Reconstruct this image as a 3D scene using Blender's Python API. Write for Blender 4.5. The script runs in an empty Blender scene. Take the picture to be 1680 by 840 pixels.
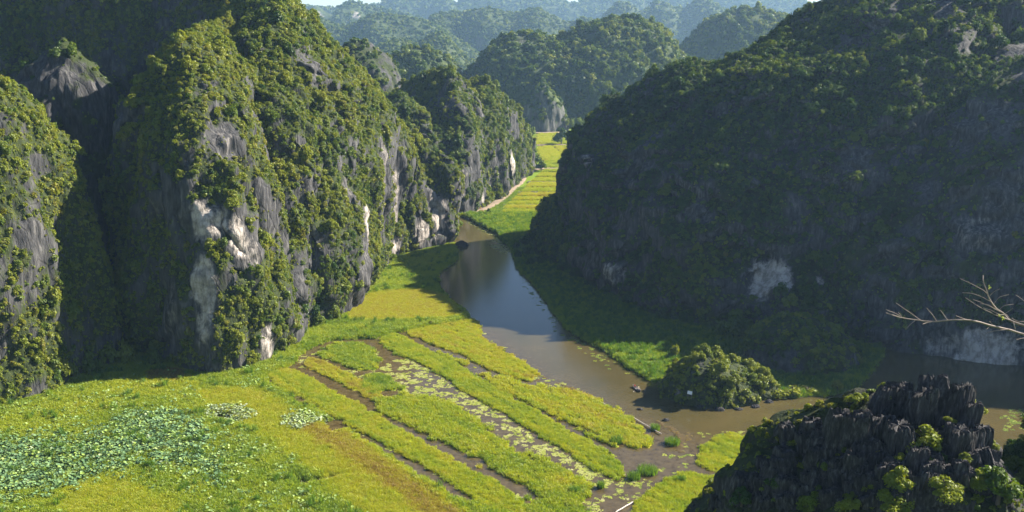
import bpy, bmesh, math, random
import numpy as np
from mathutils import Vector, Matrix

# ------------------------------------------------------------------ camera, world, sun, exposure
C = bpy.context.scene
COL = C.collection
F_PX, PITCH, CAM_H = 1614.0, math.radians(13.25), 105.0
cam_data = bpy.data.cameras.new('camera')
cam_data.sensor_width = 36.0
cam_data.lens = 36.0 * F_PX / 1680.0
cam_data.clip_start = 0.5
cam_data.clip_end = 20000.0
cam = bpy.data.objects.new('camera', cam_data)
COL.objects.link(cam)
cam.location = (0, 0, CAM_H)
cam.rotation_euler = (math.pi / 2 - PITCH, 0, 0)
C.camera = cam

SUN_AZ, SUN_EL = math.radians(69), math.radians(33.5)      # azimuth from +Y towards +X
S_DIR = Vector((math.cos(SUN_EL) * math.sin(SUN_AZ), math.cos(SUN_EL) * math.cos(SUN_AZ), math.sin(SUN_EL)))
world = bpy.data.worlds.new('World')
C.world = world
world.use_nodes = True
wt = world.node_tree
bg = wt.nodes['Background']
sky = wt.nodes.new('ShaderNodeTexSky')
sky.sky_type = 'NISHITA'
sky.sun_disc = False
sky.sun_elevation = SUN_EL
sky.sun_rotation = SUN_AZ
sky.air_density = 0.8
sky.dust_density = 0.3
sky.ozone_density = 2.5
wt.links.new(sky.outputs[0], bg.inputs[0])
bg.inputs[1].default_value = 0.05
sun_data = bpy.data.lights.new('sun', 'SUN')
sun_data.energy = 5.0
sun_data.angle = math.radians(0.5)
sun_data.color = (1.0, 0.92, 0.78)
sun = bpy.data.objects.new('sun', sun_data)
COL.objects.link(sun)
sun.rotation_euler = S_DIR.to_track_quat('Z', 'Y').to_euler()
sun.location = (0, 0, 400)
C.view_settings.view_transform = 'Standard'
C.view_settings.look = 'None'
C.view_settings.exposure = 1.85
C.view_settings.gamma = 1.0
C.cycles.use_denoising = True
C.cycles.max_bounces = 6
C.cycles.diffuse_bounces = 3
C.cycles.glossy_bounces = 2
C.cycles.transmission_bounces = 3
C.cycles.volume_bounces = 1

# ------------------------------------------------------------------ helpers
def ray(px, py):
    u = (px - 840) / F_PX; v = (420 - py) / F_PX
    return u, math.cos(PITCH) + v * math.sin(PITCH), -math.sin(PITCH) + v * math.cos(PITCH)

def G(px, py, z=0.0):                 # point of the photo on the level z
    x, y, w = ray(px, py); t = (z - CAM_H) / w
    return (x * t, y * t)

def W(px, py, Y):                     # point of the photo at distance Y
    x, y, w = ray(px, py); t = Y / y
    return (x * t, Y, CAM_H + w * t)

def project(P):
    P = np.asarray(P, float)
    dx, dy, dz = P[:, 0], P[:, 1], P[:, 2] - CAM_H
    d = dy * math.cos(PITCH) - dz * math.sin(PITCH)
    v = dy * math.sin(PITCH) + dz * math.cos(PITCH)
    d = np.maximum(d, 1e-3)
    return 840 + F_PX * dx / d, 420 - F_PX * v / d, d

def hsh(ix, iy, iz, seed):
    h = (ix * 374761393 + iy * 668265263 + iz * 2147483647 + seed * 974634777) & 0xFFFFFFFF
    h = ((h ^ (h >> 13)) * 1274126177) & 0xFFFFFFFF
    h = ((h ^ (h >> 16)) * 2246822519) & 0xFFFFFFFF
    return h ^ (h >> 15)

def noise(P, seed=0):                 # 3-D gradient noise, about -1..1
    P = np.asarray(P, float)
    i0 = np.floor(P).astype(np.int64); f = P - i0
    w = f * f * f * (f * (f * 6 - 15) + 10)
    out = 0
    for c in range(8):
        o = np.array([c & 1, (c >> 1) & 1, (c >> 2) & 1])
        h = hsh(i0[:, 0] + o[0], i0[:, 1] + o[1], i0[:, 2] + o[2], seed)
        g = np.stack([(h & 1023) / 511.5 - 1, ((h >> 10) & 1023) / 511.5 - 1, ((h >> 20) & 1023) / 511.5 - 1], 1)
        d = (g * (f - o)).sum(1)
        ww = 1
        for k in range(3):
            ww = ww * (w[:, k] if o[k] else 1 - w[:, k])
        out = out + d * ww
    return out * 1.5

def fbm(P, seed=0, octs=3, gain=0.5):
    s, a = 0, 1.0
    P = np.asarray(P, float)
    for k in range(octs):
        s = s + a * noise(P * (2.03 ** k) + 17.3 * k, seed + k); a *= gain
    return s

def sstep(a, b, x):
    t = np.clip((x - a) / (b - a), 0, 1)
    return t * t * (3 - 2 * t)

def link(name, me, parent=None):
    o = bpy.data.objects.new(name, me)
    COL.objects.link(o)
    if parent is not None:
        o.parent = parent
    return o

def mesh_from(name, V, faces, mat=None, smooth=False):
    """faces: (n,4) or (n,3) int array"""
    me = bpy.data.meshes.new(name)
    V = np.asarray(V, np.float32); Fa = np.asarray(faces, np.int32)
    k = Fa.shape[1]
    me.vertices.add(len(V)); me.vertices.foreach_set('co', V.ravel())
    me.loops.add(Fa.size); me.loops.foreach_set('vertex_index', Fa.ravel())
    me.polygons.add(len(Fa))
    me.polygons.foreach_set('loop_start', np.arange(0, Fa.size, k, dtype=np.int32))
    me.polygons.foreach_set('loop_total', np.full(len(Fa), k, np.int32))
    if smooth:
        me.polygons.foreach_set('use_smooth', np.ones(len(Fa), bool))
    me.update(calc_edges=True)
    if mat is not None:
        me.materials.append(mat)
    return me

def set_attr(me, name, vals, typ='FLOAT'):
    a = me.attributes.new(name, typ, 'POINT')
    if typ == 'FLOAT_VECTOR':
        a.data.foreach_set('vector', np.asarray(vals, np.float32).ravel())
    else:
        a.data.foreach_set('value', np.asarray(vals))

def tag(o, label=None, cat=None, group=None, kind=None):
    if label: o['label'] = label
    if cat: o['category'] = cat
    if group: o['group'] = group
    if kind: o['kind'] = kind
    return o

def empty(name, loc, rz=0.0):
    o = bpy.data.objects.new(name, None)
    o.empty_display_size = 0.5
    COL.objects.link(o)
    o.location = loc; o.rotation_euler = (0, 0, rz)
    return o

def catmull(P, n, closed):
    P = np.asarray(P, float); m = len(P)
    if closed:
        u = np.linspace(0, m, n, endpoint=False)
    else:
        u = np.linspace(0, m - 1, n)
    i = np.floor(u).astype(int); t = (u - i)[:, None]
    def at(k):
        return P[k % m] if closed else P[np.clip(k, 0, m - 1)]
    a, b, c, d = at(i - 1), at(i), at(i + 1), at(i + 2)
    return 0.5 * (2 * b + (c - a) * t + (2 * a - 5 * b + 4 * c - d) * t ** 2 + (3 * b - a - 3 * c + d) * t ** 3)

# ------------------------------------------------------------------ materials
def nmat(name):
    m = bpy.data.materials.new(name); m.use_nodes = True
    nt = m.node_tree
    for n in list(nt.nodes): nt.nodes.remove(n)
    return m, nt, nt.nodes, nt.links

def N(nt, typ, **kw):
    n = nt.nodes.new(typ)
    for k, v in kw.items():
        if k.startswith('i_'):
            key = k[2:]
            key = int(key) if key.isdigit() else key.replace('_', ' ')
            n.inputs[key].default_value = v
        else:
            setattr(n, k, v)
    return n

def ramp(nt, stops, interp='LINEAR'):
    r = nt.nodes.new('ShaderNodeValToRGB')
    r.color_ramp.interpolation = interp
    el = r.color_ramp.elements
    while len(el) > 1: el.remove(el[-1])
    el[0].position = stops[0][0]; el[0].color = tuple(stops[0][1]) + (1,)
    for p, c in stops[1:]:
        e = el.new(p); e.color = tuple(c) + (1,)
    return r

def mixc(nt, fac, a, b, blend='MIX'):
    m = nt.nodes.new('ShaderNodeMix'); m.data_type = 'RGBA'; m.blend_type = blend
    for sock, v in ((m.inputs[0], fac), (m.inputs[6], a), (m.inputs[7], b)):
        if hasattr(v, 'is_output'): nt.links.new(v, sock)
        elif isinstance(v, (int, float)): sock.default_value = v
        else: sock.default_value = tuple(v) + (1,)
    return m.outputs[2]

def math_n(nt, op, a, b=None, clamp=False):
    m = nt.nodes.new('ShaderNodeMath'); m.operation = op; m.use_clamp = clamp
    for sock, v in ((m.inputs[0], a), (m.inputs[1], b)):
        if v is None: continue
        if hasattr(v, 'is_output'): nt.links.new(v, sock)
        else: sock.default_value = v
    return m.outputs[0]

def rock_material(name, dark, mid, pale, veg=(0.030, 0.042, 0.012), scale=1.0, bump=0.8):
    m, nt, nodes, L = nmat(name)
    out = N(nt, 'ShaderNodeOutputMaterial'); bs = N(nt, 'ShaderNodeBsdfPrincipled', i_Roughness=0.9)
    bs.inputs['Specular IOR Level'].default_value = 0.2
    geo = N(nt, 'ShaderNodeNewGeometry')
    st = N(nt, 'ShaderNodeVectorMath', operation='MULTIPLY'); L.new(geo.outputs['Position'], st.inputs[0])
    st.inputs[1].default_value = (0.8 * scale, 0.8 * scale, 0.17 * scale)
    n1 = N(nt, 'ShaderNodeTexNoise', i_Scale=1.0, i_Detail=5.0, i_Roughness=0.65); L.new(st.outputs[0], n1.inputs['Vector'])
    n2 = N(nt, 'ShaderNodeTexNoise', i_Scale=0.11 * scale, i_Detail=4.0, i_Roughness=0.6); L.new(geo.outputs['Position'], n2.inputs['Vector'])
    vo = N(nt, 'ShaderNodeTexVoronoi', i_Scale=1.0, feature='DISTANCE_TO_EDGE')
    sv = N(nt, 'ShaderNodeVectorMath', operation='MULTIPLY'); L.new(geo.outputs['Position'], sv.inputs[0]); sv.inputs[1].default_value = (0.35 * scale, 0.35 * scale, 0.16 * scale)
    nd = N(nt, 'ShaderNodeMixRGB', i_Fac=0.35); L.new(sv.outputs[0], nd.inputs[1]); L.new(n2.outputs['Color'], nd.inputs[2]); L.new(nd.outputs[0], vo.inputs['Vector'])
    r1 = ramp(nt, [(0.30, dark), (0.52, mid), (0.72, pale)]); L.new(n1.outputs[0], r1.inputs[0])
    wa = N(nt, 'ShaderNodeAttribute', attribute_name='white')
    n3 = N(nt, 'ShaderNodeTexNoise', i_Scale=0.35 * scale, i_Detail=5.0, i_Roughness=0.7); L.new(geo.outputs['Position'], n3.inputs['Vector'])
    wm = math_n(nt, 'SUBTRACT', math_n(nt, 'ADD', math_n(nt, 'MULTIPLY', n3.outputs[0], 1.0), math_n(nt, 'MULTIPLY', n1.outputs[0], 1.3)), 1.2)
    wsum = math_n(nt, 'ADD', wa.outputs['Fac'], wm)
    wr = ramp(nt, [(0.30, (0, 0, 0)), (0.85, (1, 1, 1))]); L.new(wsum, wr.inputs[0])
    wcol = ramp(nt, [(0.3, (0.10, 0.088, 0.08)), (0.45, (0.24, 0.21, 0.185)), (0.58, (0.46, 0.41, 0.37)), (0.68, (0.36, 0.29, 0.23)), (0.8, (0.30, 0.19, 0.11))]); L.new(math_n(nt, 'ADD', math_n(nt, 'MULTIPLY', n1.outputs[0], 0.4), math_n(nt, 'MULTIPLY', n3.outputs[0], 0.6)), wcol.inputs[0])
    wfac = math_n(nt, 'MULTIPLY', wr.outputs[0], wa.outputs['Fac'], True)
    wfac2 = math_n(nt, 'MULTIPLY', wfac, 1.25, True)
    c1 = mixc(nt, wfac2, r1.outputs[0], wcol.outputs[0])
    ce = ramp(nt, [(0.0, (0.45, 0.45, 0.45)), (0.06, (1, 1, 1))]); L.new(vo.outputs['Distance'], ce.inputs[0])
    c2 = mixc(nt, 0.4, c1, ce.outputs[0], 'MULTIPLY')
    va = N(nt, 'ShaderNodeAttribute', attribute_name='veg')
    vn = math_n(nt, 'ADD', va.outputs['Fac'], math_n(nt, 'SUBTRACT', n1.outputs[0], 0.5))
    vr = ramp(nt, [(0.45, (0, 0, 0)), (0.65, (1, 1, 1))]); L.new(vn, vr.inputs[0])
    vcol = ramp(nt, [(0.35, tuple(x * 0.6 for x in veg)), (0.55, veg), (0.7, (veg[0] * 2.2, veg[1] * 1.7, veg[2] * 1.6))]); L.new(n3.outputs[0], vcol.inputs[0])
    c3 = mixc(nt, vr.outputs[0], c2, vcol.outputs[0])
    L.new(c3, bs.inputs['Base Color'])
    bsum = math_n(nt, 'ADD', n1.outputs[0], math_n(nt, 'MULTIPLY', ce.outputs[0], 0.35))
    bp = N(nt, 'ShaderNodeBump', i_Strength=bump, i_Distance=0.8 / scale); L.new(bsum, bp.inputs['Height']); L.new(bp.outputs[0], bs.inputs['Normal'])
    L.new(bs.outputs[0], out.inputs[0])
    return m

def leaf_material(name, stops, trans=0.35, tscale=(1.5, 1.35, 0.5)):
    m, nt, nodes, L = nmat(name)
    out = N(nt, 'ShaderNodeOutputMaterial')
    at = N(nt, 'ShaderNodeAttribute', attribute_name='tint', attribute_type='INSTANCER')
    lf = N(nt, 'ShaderNodeAttribute', attribute_name='leaf')
    t = math_n(nt, 'ADD', at.outputs['Fac'], math_n(nt, 'MULTIPLY', math_n(nt, 'SUBTRACT', lf.outputs['Fac'], 0.5), 0.22))
    r = ramp(nt, stops); L.new(t, r.inputs[0])
    df = N(nt, 'ShaderNodeBsdfDiffuse'); L.new(r.outputs[0], df.inputs[0])
    tr = N(nt, 'ShaderNodeBsdfTranslucent')
    tc = mixc(nt, 1.0, r.outputs[0], tscale, 'MULTIPLY'); L.new(tc, tr.inputs[0])
    mx = N(nt, 'ShaderNodeMixShader', i_0=trans); L.new(df.outputs[0], mx.inputs[1]); L.new(tr.outputs[0], mx.inputs[2])
    gl = N(nt, 'ShaderNodeBsdfGlossy', i_Roughness=0.5); gl.inputs[0].default_value = (1, 1, 1, 1)
    mx2 = N(nt, 'ShaderNodeMixShader', i_0=0.02); L.new(mx.outputs[0], mx2.inputs[1]); L.new(gl.outputs[0], mx2.inputs[2])
    L.new(mx2.outputs[0], out.inputs[0])
    return m

def plain(name, col, rough=0.8, var=0.25, nscale=2.0):
    m, nt, nodes, L = nmat(name)
    out = N(nt, 'ShaderNodeOutputMaterial'); bs = N(nt, 'ShaderNodeBsdfPrincipled', i_Roughness=rough)
    tc = N(nt, 'ShaderNodeTexCoord')
    n = N(nt, 'ShaderNodeTexNoise', i_Scale=nscale, i_Detail=4.0); L.new(tc.outputs['Object'], n.inputs['Vector'])
    r = ramp(nt, [(0.3, tuple(c * (1 - var) for c in col)), (0.7, tuple(min(1, c * (1 + var)) for c in col))]); L.new(n.outputs[0], r.inputs[0])
    L.new(r.outputs[0], bs.inputs['Base Color']); L.new(bs.outputs[0], out.inputs[0])
    return m

GRASS_STOPS = [(0.0, (0.030, 0.085, 0.012)), (0.2, (0.065, 0.150, 0.014)), (0.4, (0.165, 0.255, 0.014)), (0.6, (0.285, 0.345, 0.014)),
               (0.8, (0.395, 0.385, 0.020)), (1.0, (0.24, 0.16, 0.05))]

def land_material(name, bank=(0.062, 0.044, 0.022)):
    m, nt, nodes, L = nmat(name)
    out = N(nt, 'ShaderNodeOutputMaterial'); bs = N(nt, 'ShaderNodeBsdfPrincipled', i_Roughness=0.95)
    bs.inputs['Specular IOR Level'].default_value = 0.1
    geo = N(nt, 'ShaderNodeNewGeometry')
    at = N(nt, 'ShaderNodeAttribute', attribute_name='tint'); mu = N(nt, 'ShaderNodeAttribute', attribute_name='mud')
    n = N(nt, 'ShaderNodeTexNoise', i_Scale=0.9, i_Detail=5.0, i_Roughness=0.7); L.new(geo.outputs['Position'], n.inputs['Vector'])
    t = math_n(nt, 'ADD', at.outputs['Fac'], math_n(nt, 'MULTIPLY', math_n(nt, 'SUBTRACT', n.outputs[0], 0.5), 0.5))
    r = ramp(nt, [(p, tuple(c * 0.7 for c in col)) for p, col in GRASS_STOPS]); L.new(t, r.inputs[0])
    mc = ramp(nt, [(0.3, tuple(c * 0.6 for c in bank)), (0.7, tuple(c * 1.4 for c in bank))]); L.new(n.outputs[0], mc.inputs[0])
    c = mixc(nt, mu.outputs['Fac'], r.outputs[0], mc.outputs[0])
    L.new(c, bs.inputs['Base Color'])
    bp = N(nt, 'ShaderNodeBump', i_Strength=0.6, i_Distance=0.3); L.new(n.outputs[0], bp.inputs['Height']); L.new(bp.outputs[0], bs.inputs['Normal'])
    L.new(bs.outputs[0], out.inputs[0])
    return m

def water_material():
    m, nt, nodes, L = nmat('turbid_water')
    out = N(nt, 'ShaderNodeOutputMaterial'); bs = N(nt, 'ShaderNodeBsdfPrincipled', i_Roughness=0.09, i_IOR=1.33)
    geo = N(nt, 'ShaderNodeNewGeometry')
    n = N(nt, 'ShaderNodeTexNoise', i_Scale=0.05, i_Detail=5.0, i_Roughness=0.6); L.new(geo.outputs['Position'], n.inputs['Vector'])
    sh = N(nt, 'ShaderNodeAttribute', attribute_name='shallow')
    deep = ramp(nt, [(0.3, (0.050, 0.043, 0.017)), (0.7, (0.075, 0.058, 0.022))]); L.new(n.outputs[0], deep.inputs[0])
    n2 = N(nt, 'ShaderNodeTexNoise', i_Scale=0.5, i_Detail=5.0, i_Roughness=0.7); L.new(geo.outputs['Position'], n2.inputs['Vector'])
    shl = ramp(nt, [(0.32, (0.040, 0.028, 0.012)), (0.55, (0.074, 0.054, 0.024)), (0.75, (0.100, 0.077, 0.040))]); L.new(n2.outputs[0], shl.inputs[0])
    c = mixc(nt, sh.outputs['Fac'], deep.outputs[0], shl.outputs[0])
    L.new(c, bs.inputs['Base Color'])
    w1 = N(nt, 'ShaderNodeTexNoise', i_Scale=1.4, i_Detail=3.0); L.new(geo.outputs['Position'], w1.inputs['Vector'])
    bp = N(nt, 'ShaderNodeBump', i_Strength=0.22, i_Distance=0.14); L.new(w1.outputs[0], bp.inputs['Height']); L.new(bp.outputs[0], bs.inputs['Normal'])
    L.new(bs.outputs[0], out.inputs[0])
    return m

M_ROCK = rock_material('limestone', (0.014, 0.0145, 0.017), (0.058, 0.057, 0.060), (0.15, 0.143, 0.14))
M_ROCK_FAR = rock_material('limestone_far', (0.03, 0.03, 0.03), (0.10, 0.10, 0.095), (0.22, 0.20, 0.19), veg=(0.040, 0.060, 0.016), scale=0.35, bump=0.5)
M_ROCK_DARK = rock_material('dark_limestone', (0.008, 0.008, 0.010), (0.036, 0.034, 0.037), (0.13, 0.122, 0.122), scale=4.0, bump=1.0)
LEAF_STOPS = [(0.0, (0.012, 0.034, 0.006)), (0.3, (0.033, 0.080, 0.010)), (0.55, (0.098, 0.150, 0.011)), (0.8, (0.182, 0.215, 0.013)), (0.95, (0.185, 0.215, 0.018)), (1.0, (0.190, 0.175, 0.025))]
M_LEAF = leaf_material('leaves', LEAF_STOPS)
M_GRASS = leaf_material('grass_blades', GRASS_STOPS, trans=0.45, tscale=(1.3, 1.25, 0.6))
M_LOTUS = leaf_material('lotus_leaf', [(0.0, (0.075, 0.150, 0.070)), (0.4, (0.16, 0.265, 0.11)), (0.7, (0.24, 0.33, 0.06)), (1.0, (0.32, 0.38, 0.25))], trans=0.2)
M_LILY = leaf_material('lily_pad', [(0.0, (0.10, 0.15, 0.02)), (0.5, (0.26, 0.29, 0.05)), (1.0, (0.42, 0.40, 0.22))], trans=0.1)
M_BARK = plain('bark', (0.075, 0.058, 0.045))
M_LAND = land_material('field_soil')
M_WATER = water_material()

# ------------------------------------------------------------------ plants: source meshes
def leaves_mesh(name, seed, blobs, per, size, mat, flat=1.0):
    """blobs: list of (centre, radius); diamond leaves on each blob facing outwards"""
    rs = np.random.RandomState(seed)
    Vs = []; Lv = []
    for c, r in blobs:
        d = rs.normal(size=(per, 3)); d /= np.linalg.norm(d, axis=1)[:, None]
        d[:, 2] = np.where(d[:, 2] < -0.35, -d[:, 2], d[:, 2])
        p = np.asarray(c) + d * (r * (0.45 + 0.68 * rs.rand(per) ** 0.7))[:, None] * np.array([1, 1, flat])
        n = d + rs.normal(size=(per, 3)) * 0.6 + np.array([0, 0, 0.25]); n /= np.linalg.norm(n, axis=1)[:, None]
        t = np.cross(n, rs.normal(size=(per, 3))); t /= np.linalg.norm(t, axis=1)[:, None]
        b = np.cross(n, t)
        s = (size * (0.6 + 0.8 * rs.rand(per)))[:, None]
        Vs.append(np.stack([p - t * s, p + b * s * 0.5 + n * s * 0.12, p + t * s, p - b * s * 0.5 + n * s * 0.12], 1).reshape(-1, 3))
        Lv.append(np.repeat(np.clip(rs.rand(per) * 0.7 + 0.3 * rs.rand(), 0, 1), 4))
    V = np.concatenate(Vs); n4 = len(V) // 4
    me = mesh_from(name, V, np.arange(n4 * 4).reshape(-1, 4), mat)
    set_attr(me, 'leaf', np.concatenate(Lv), 'FLOAT')
    return me

def crown_blobs(seed, n, spread=0.62, rad=0.42, zc=0.55, zs=0.55):
    rs = random.Random(seed); out = []; lop = rs.uniform(0, 6.28)
    for k in range(n):
        a = rs.uniform(0, 6.28); q = spread * math.sqrt(rs.random()) * (1.1 if math.cos(a - lop) > 0 else .8)
        z = zc + zs * (1 - min(1, q / spread) ** 1.5) * rs.uniform(0.15, 1.15) + rs.uniform(-0.22, 0.12)
        out.append(((q * math.cos(a), q * math.sin(a), z), rad * rs.choice((.55, .7, .85, 1.0, 1.25))))
    return out

def tube(V, Fc, pts, radii, n=6):
    base = len(V)
    up = Vector((0.3, 0.2, 1)).normalized()
    for i, p in enumerate(pts):
        p = Vector(p)
        d = (Vector(pts[min(i + 1, len(pts) - 1)]) - Vector(pts[max(i - 1, 0)])).normalized()
        s = d.cross(up if abs(d.dot(up)) < 0.95 else Vector((1, 0, 0))).normalized(); t = d.cross(s)
        for k in range(n):
            a = 2 * math.pi * k / n
            V.append(tuple(p + (s * math.cos(a) + t * math.sin(a)) * radii[i]))
    for i in range(len(pts) - 1):
        for k in range(n):
            a = base + i * n + k; b = base + i * n + (k + 1) % n
            Fc.append((a, b, b + n, a + n))

def trunk_mesh(name, seed):
    rs = random.Random(seed); V = []; Fc = []
    tube(V, Fc, [(0, 0, -0.25), (0.02, 0.01, 0.25), (0.03, -0.02, 0.6), (0.0, 0.02, 0.95)], [0.10, 0.075, 0.06, 0.025])
    for k in range(5):
        a = k * 1.256 + rs.uniform(-0.3, 0.3); z = rs.uniform(0.3, 0.6)
        tube(V, Fc, [(0.02, 0, z), (0.25 * math.cos(a), 0.25 * math.sin(a), z + 0.18), (0.5 * math.cos(a), 0.5 * math.sin(a), z + 0.38)], [0.04, 0.028, 0.010], 5)
    return mesh_from(name, V, Fc, M_BARK, True)

SRC = {}
def src(key, me):
    SRC[key] = bpy.data.objects.new('source_' + key, me)      # never linked to the scene: geometry for the scatter nodes
shrubs = []; trees = []; trunks = []
for k in range(3):
    me = leaves_mesh('shrub_leaves', 10 + k, crown_blobs(20 + k, 6, 0.6, 0.5, 0.25, 0.5), 55, 0.20, M_LEAF); shrubs.append(me); src('shrub%d' % k, me)
for k in range(4):
    me = leaves_mesh('crown_leaves', 30 + k, crown_blobs(40 + k, 14 + 2 * k, 0.72, 0.34, 0.45, 0.75), 75, 0.125, M_LEAF); trees.append(me); src('tree%d' % k, me)
    trunks.append(trunk_mesh('trunk', 50 + k))
me = leaves_mesh('far_leaves', 60, crown_blobs(61, 5, 0.55, 0.55, 0.25, 0.55), 26, 0.34, M_LEAF); src('far0', me)
me = leaves_mesh('vine_leaves', 62, [((random.Random(k).uniform(-.35, .35), random.Random(k + 9).uniform(-.3, .3), 0.9 - 0.28 * k), 0.5 - 0.03 * k) for k in range(7)], 45, 0.16, M_LEAF); src('vine0', me)
fine = [leaves_mesh('fine_leaves', 70 + k, crown_blobs(75 + k, 16, 0.72, 0.34, 0.3, 0.7), 190, 0.085, M_LEAF) for k in range(3)]
for k in range(3): src('fine%d' % k, fine[k])

def blade_mesh(name, seed, n, spread, h, w, lean):
    rs = random.Random(seed); V = []; Fc = []; lf = []
    for k in range(n):
        a = rs.uniform(0, 6.28); q = spread * math.sqrt(rs.random()); x, y = q * math.cos(a), q * math.sin(a)
        b = rs.uniform(0, 6.28); hh = h * rs.uniform(0.7, 1.15); l = lean * rs.uniform(0.3, 1.2)
        dx, dy = math.cos(b), math.sin(b); c = rs.uniform(0, 6.28); ex, ey = math.cos(c) * w, math.sin(c) * w
        i = len(V)
        V += [(x - ex, y - ey, 0), (x + ex, y + ey, 0), (x + ex * .8 + dx * l * .35, y + ey * .8 + dy * l * .35, hh * .65), (x - ex * .8 + dx * l * .35, y - ey * .8 + dy * l * .35, hh * .65),
              (x + ex * .5 + dx * l, y + ey * .5 + dy * l, hh * .95), (x - ex * .5 + dx * l, y - ey * .5 + dy * l, hh * .95)]
        Fc += [(i, i + 1, i + 2, i + 3), (i + 3, i + 2, i + 4, i + 5)]
        lf += [rs.random()] * 6
    me = mesh_from(name, V, Fc, M_GRASS); set_attr(me, 'leaf', lf); return me
for k in range(3):
    src('rice%d' % k, blade_mesh('rice_blades', 80 + k, 36, 0.65, 0.55, 0.034, 0.34))
    src('grass%d' % k, blade_mesh('grass_blades', 90 + k, 30, 0.68, 0.6, 0.042, 0.45))
    src('reed%d' % k, blade_mesh('reed_blades', 95 + k, 30, 0.6, 1.7, 0.05, 0.7))

def disc_mesh(name, seed, n, spread, r, h0, h1, mat, tilt):
    rs = random.Random(seed); V = []; Fc = []; lf = []
    for k in range(n):
        a = rs.uniform(0, 6.28); q = spread * math.sqrt(rs.random())
        c = Vector((q * math.cos(a), q * math.sin(a), rs.uniform(h0, h1)))
        rr = r * rs.uniform(0.6, 1.25)
        nrm = Vector((rs.gauss(0, tilt), rs.gauss(0, tilt), 1)).normalized()
        s = nrm.orthogonal().normalized(); t = nrm.cross(s)
        i = len(V); V.append(tuple(c - nrm * rr * 0.18 * min(1, tilt * 5)))
        for j in range(8):
            b = 2 * math.pi * j / 8
            V.append(tuple(c + (s * math.cos(b) + t * math.sin(b)) * rr))
        for j in range(8):
            Fc.append((i, i + 1 + j, i + 1 + (j + 1) % 8))
        lf += [rs.random()] * 9
        if h1 > 0.2:
            i = len(V); V += [tuple(c + Vector((0.02, 0, 0))), tuple(c - Vector((0.02, 0, 0))), (c.x * .8, c.y * .8, 0)]; Fc.append((i, i + 1, i + 2)); lf += [0.5] * 3
    me = mesh_from(name, V, Fc, mat); set_attr(me, 'leaf', lf); return me
for k in range(3):
    src('lotus%d' % k, disc_mesh('lotus_leaves', 100 + k, 9, 0.85, 0.26, 0.25, 0.95, M_LOTUS, 0.35))
    src('lily%d' % k, disc_mesh('lily_pads', 110 + k, 9, 0.8, 0.26, 0.015, 0.06, M_LILY, 0.06))

_groups = {}
def scatter_group(keys):
    kk = tuple(keys)
    if kk in _groups: return _groups[kk]
    ng = bpy.data.node_groups.new('scatter_' + kk[0], 'GeometryNodeTree')
    ng.interface.new_socket('Geometry', in_out='INPUT', socket_type='NodeSocketGeometry')
    ng.interface.new_socket('Geometry', in_out='OUTPUT', socket_type='NodeSocketGeometry')
    nn, L = ng.nodes, ng.links
    gi = nn.new('NodeGroupInput'); go = nn.new('NodeGroupOutput')
    jg = nn.new('GeometryNodeJoinGeometry')
    for k in kk:
        oi = nn.new('GeometryNodeObjectInfo'); oi.inputs['Object'].default_value = SRC[k]
        g2 = nn.new('GeometryNodeGeometryToInstance')
        L.new(oi.outputs['Geometry'], g2.inputs[0]); L.new(g2.outputs[0], jg.inputs[0])
    def na(name, typ):
        a = nn.new('GeometryNodeInputNamedAttribute'); a.data_type = typ; a.inputs[0].default_value = name
        return a.outputs[0]
    ip = nn.new('GeometryNodeInstanceOnPoints'); ip.inputs['Pick Instance'].default_value = True
    mp = nn.new('GeometryNodeMeshToPoints')
    L.new(gi.outputs[0], mp.inputs[0]); L.new(mp.outputs[0], ip.inputs['Points']); L.new(jg.outputs[0], ip.inputs['Instance'])
    L.new(na('pick', 'INT'), ip.inputs['Instance Index'])
    er = nn.new('FunctionNodeEulerToRotation'); L.new(na('rot', 'FLOAT_VECTOR'), er.inputs[0]); L.new(er.outputs[0], ip.inputs['Rotation'])
    L.new(na('scl', 'FLOAT_VECTOR'), ip.inputs['Scale'])
    L.new(ip.outputs[0], go.inputs[0])
    _groups[kk] = ng
    return ng

def scatter(name, label, P, rot, scl, tint, pick, keys, parent=None):
    me = bpy.data.meshes.new(name)
    me.vertices.add(len(P)); me.vertices.foreach_set('co', np.asarray(P, np.float32).ravel())
    set_attr(me, 'rot', rot, 'FLOAT_VECTOR'); set_attr(me, 'scl', scl, 'FLOAT_VECTOR')
    set_attr(me, 'tint', np.asarray(tint, np.float32)); set_attr(me, 'pick', np.asarray(pick, np.int32), 'INT')
    me.materials.append(SRC[keys[0]].data.materials[0])
    o = link(name, me, parent)
    md = o.modifiers.new('scatter', 'NODES'); md.node_group = scatter_group(keys)
    tag(o, label, None, None, 'stuff')
    return o

# ------------------------------------------------------------------ karst hills
PROF_CLIFF = ([0, .10, .25, .45, .62, .76, .88, .95, 1.0], [0, .05, .10, .17, .27, .41, .60, .78, 1.0])
PROF_SLOPE = ([0, .12, .3, .5, .7, .85, .95, 1.0], [0, .06, .17, .33, .54, .74, .89, 1.0])
HILLS = {}
ZB = np.full((210, 420), 1e9)         # coarse depth of the hills in the photo, to know which crowns can be seen

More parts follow.
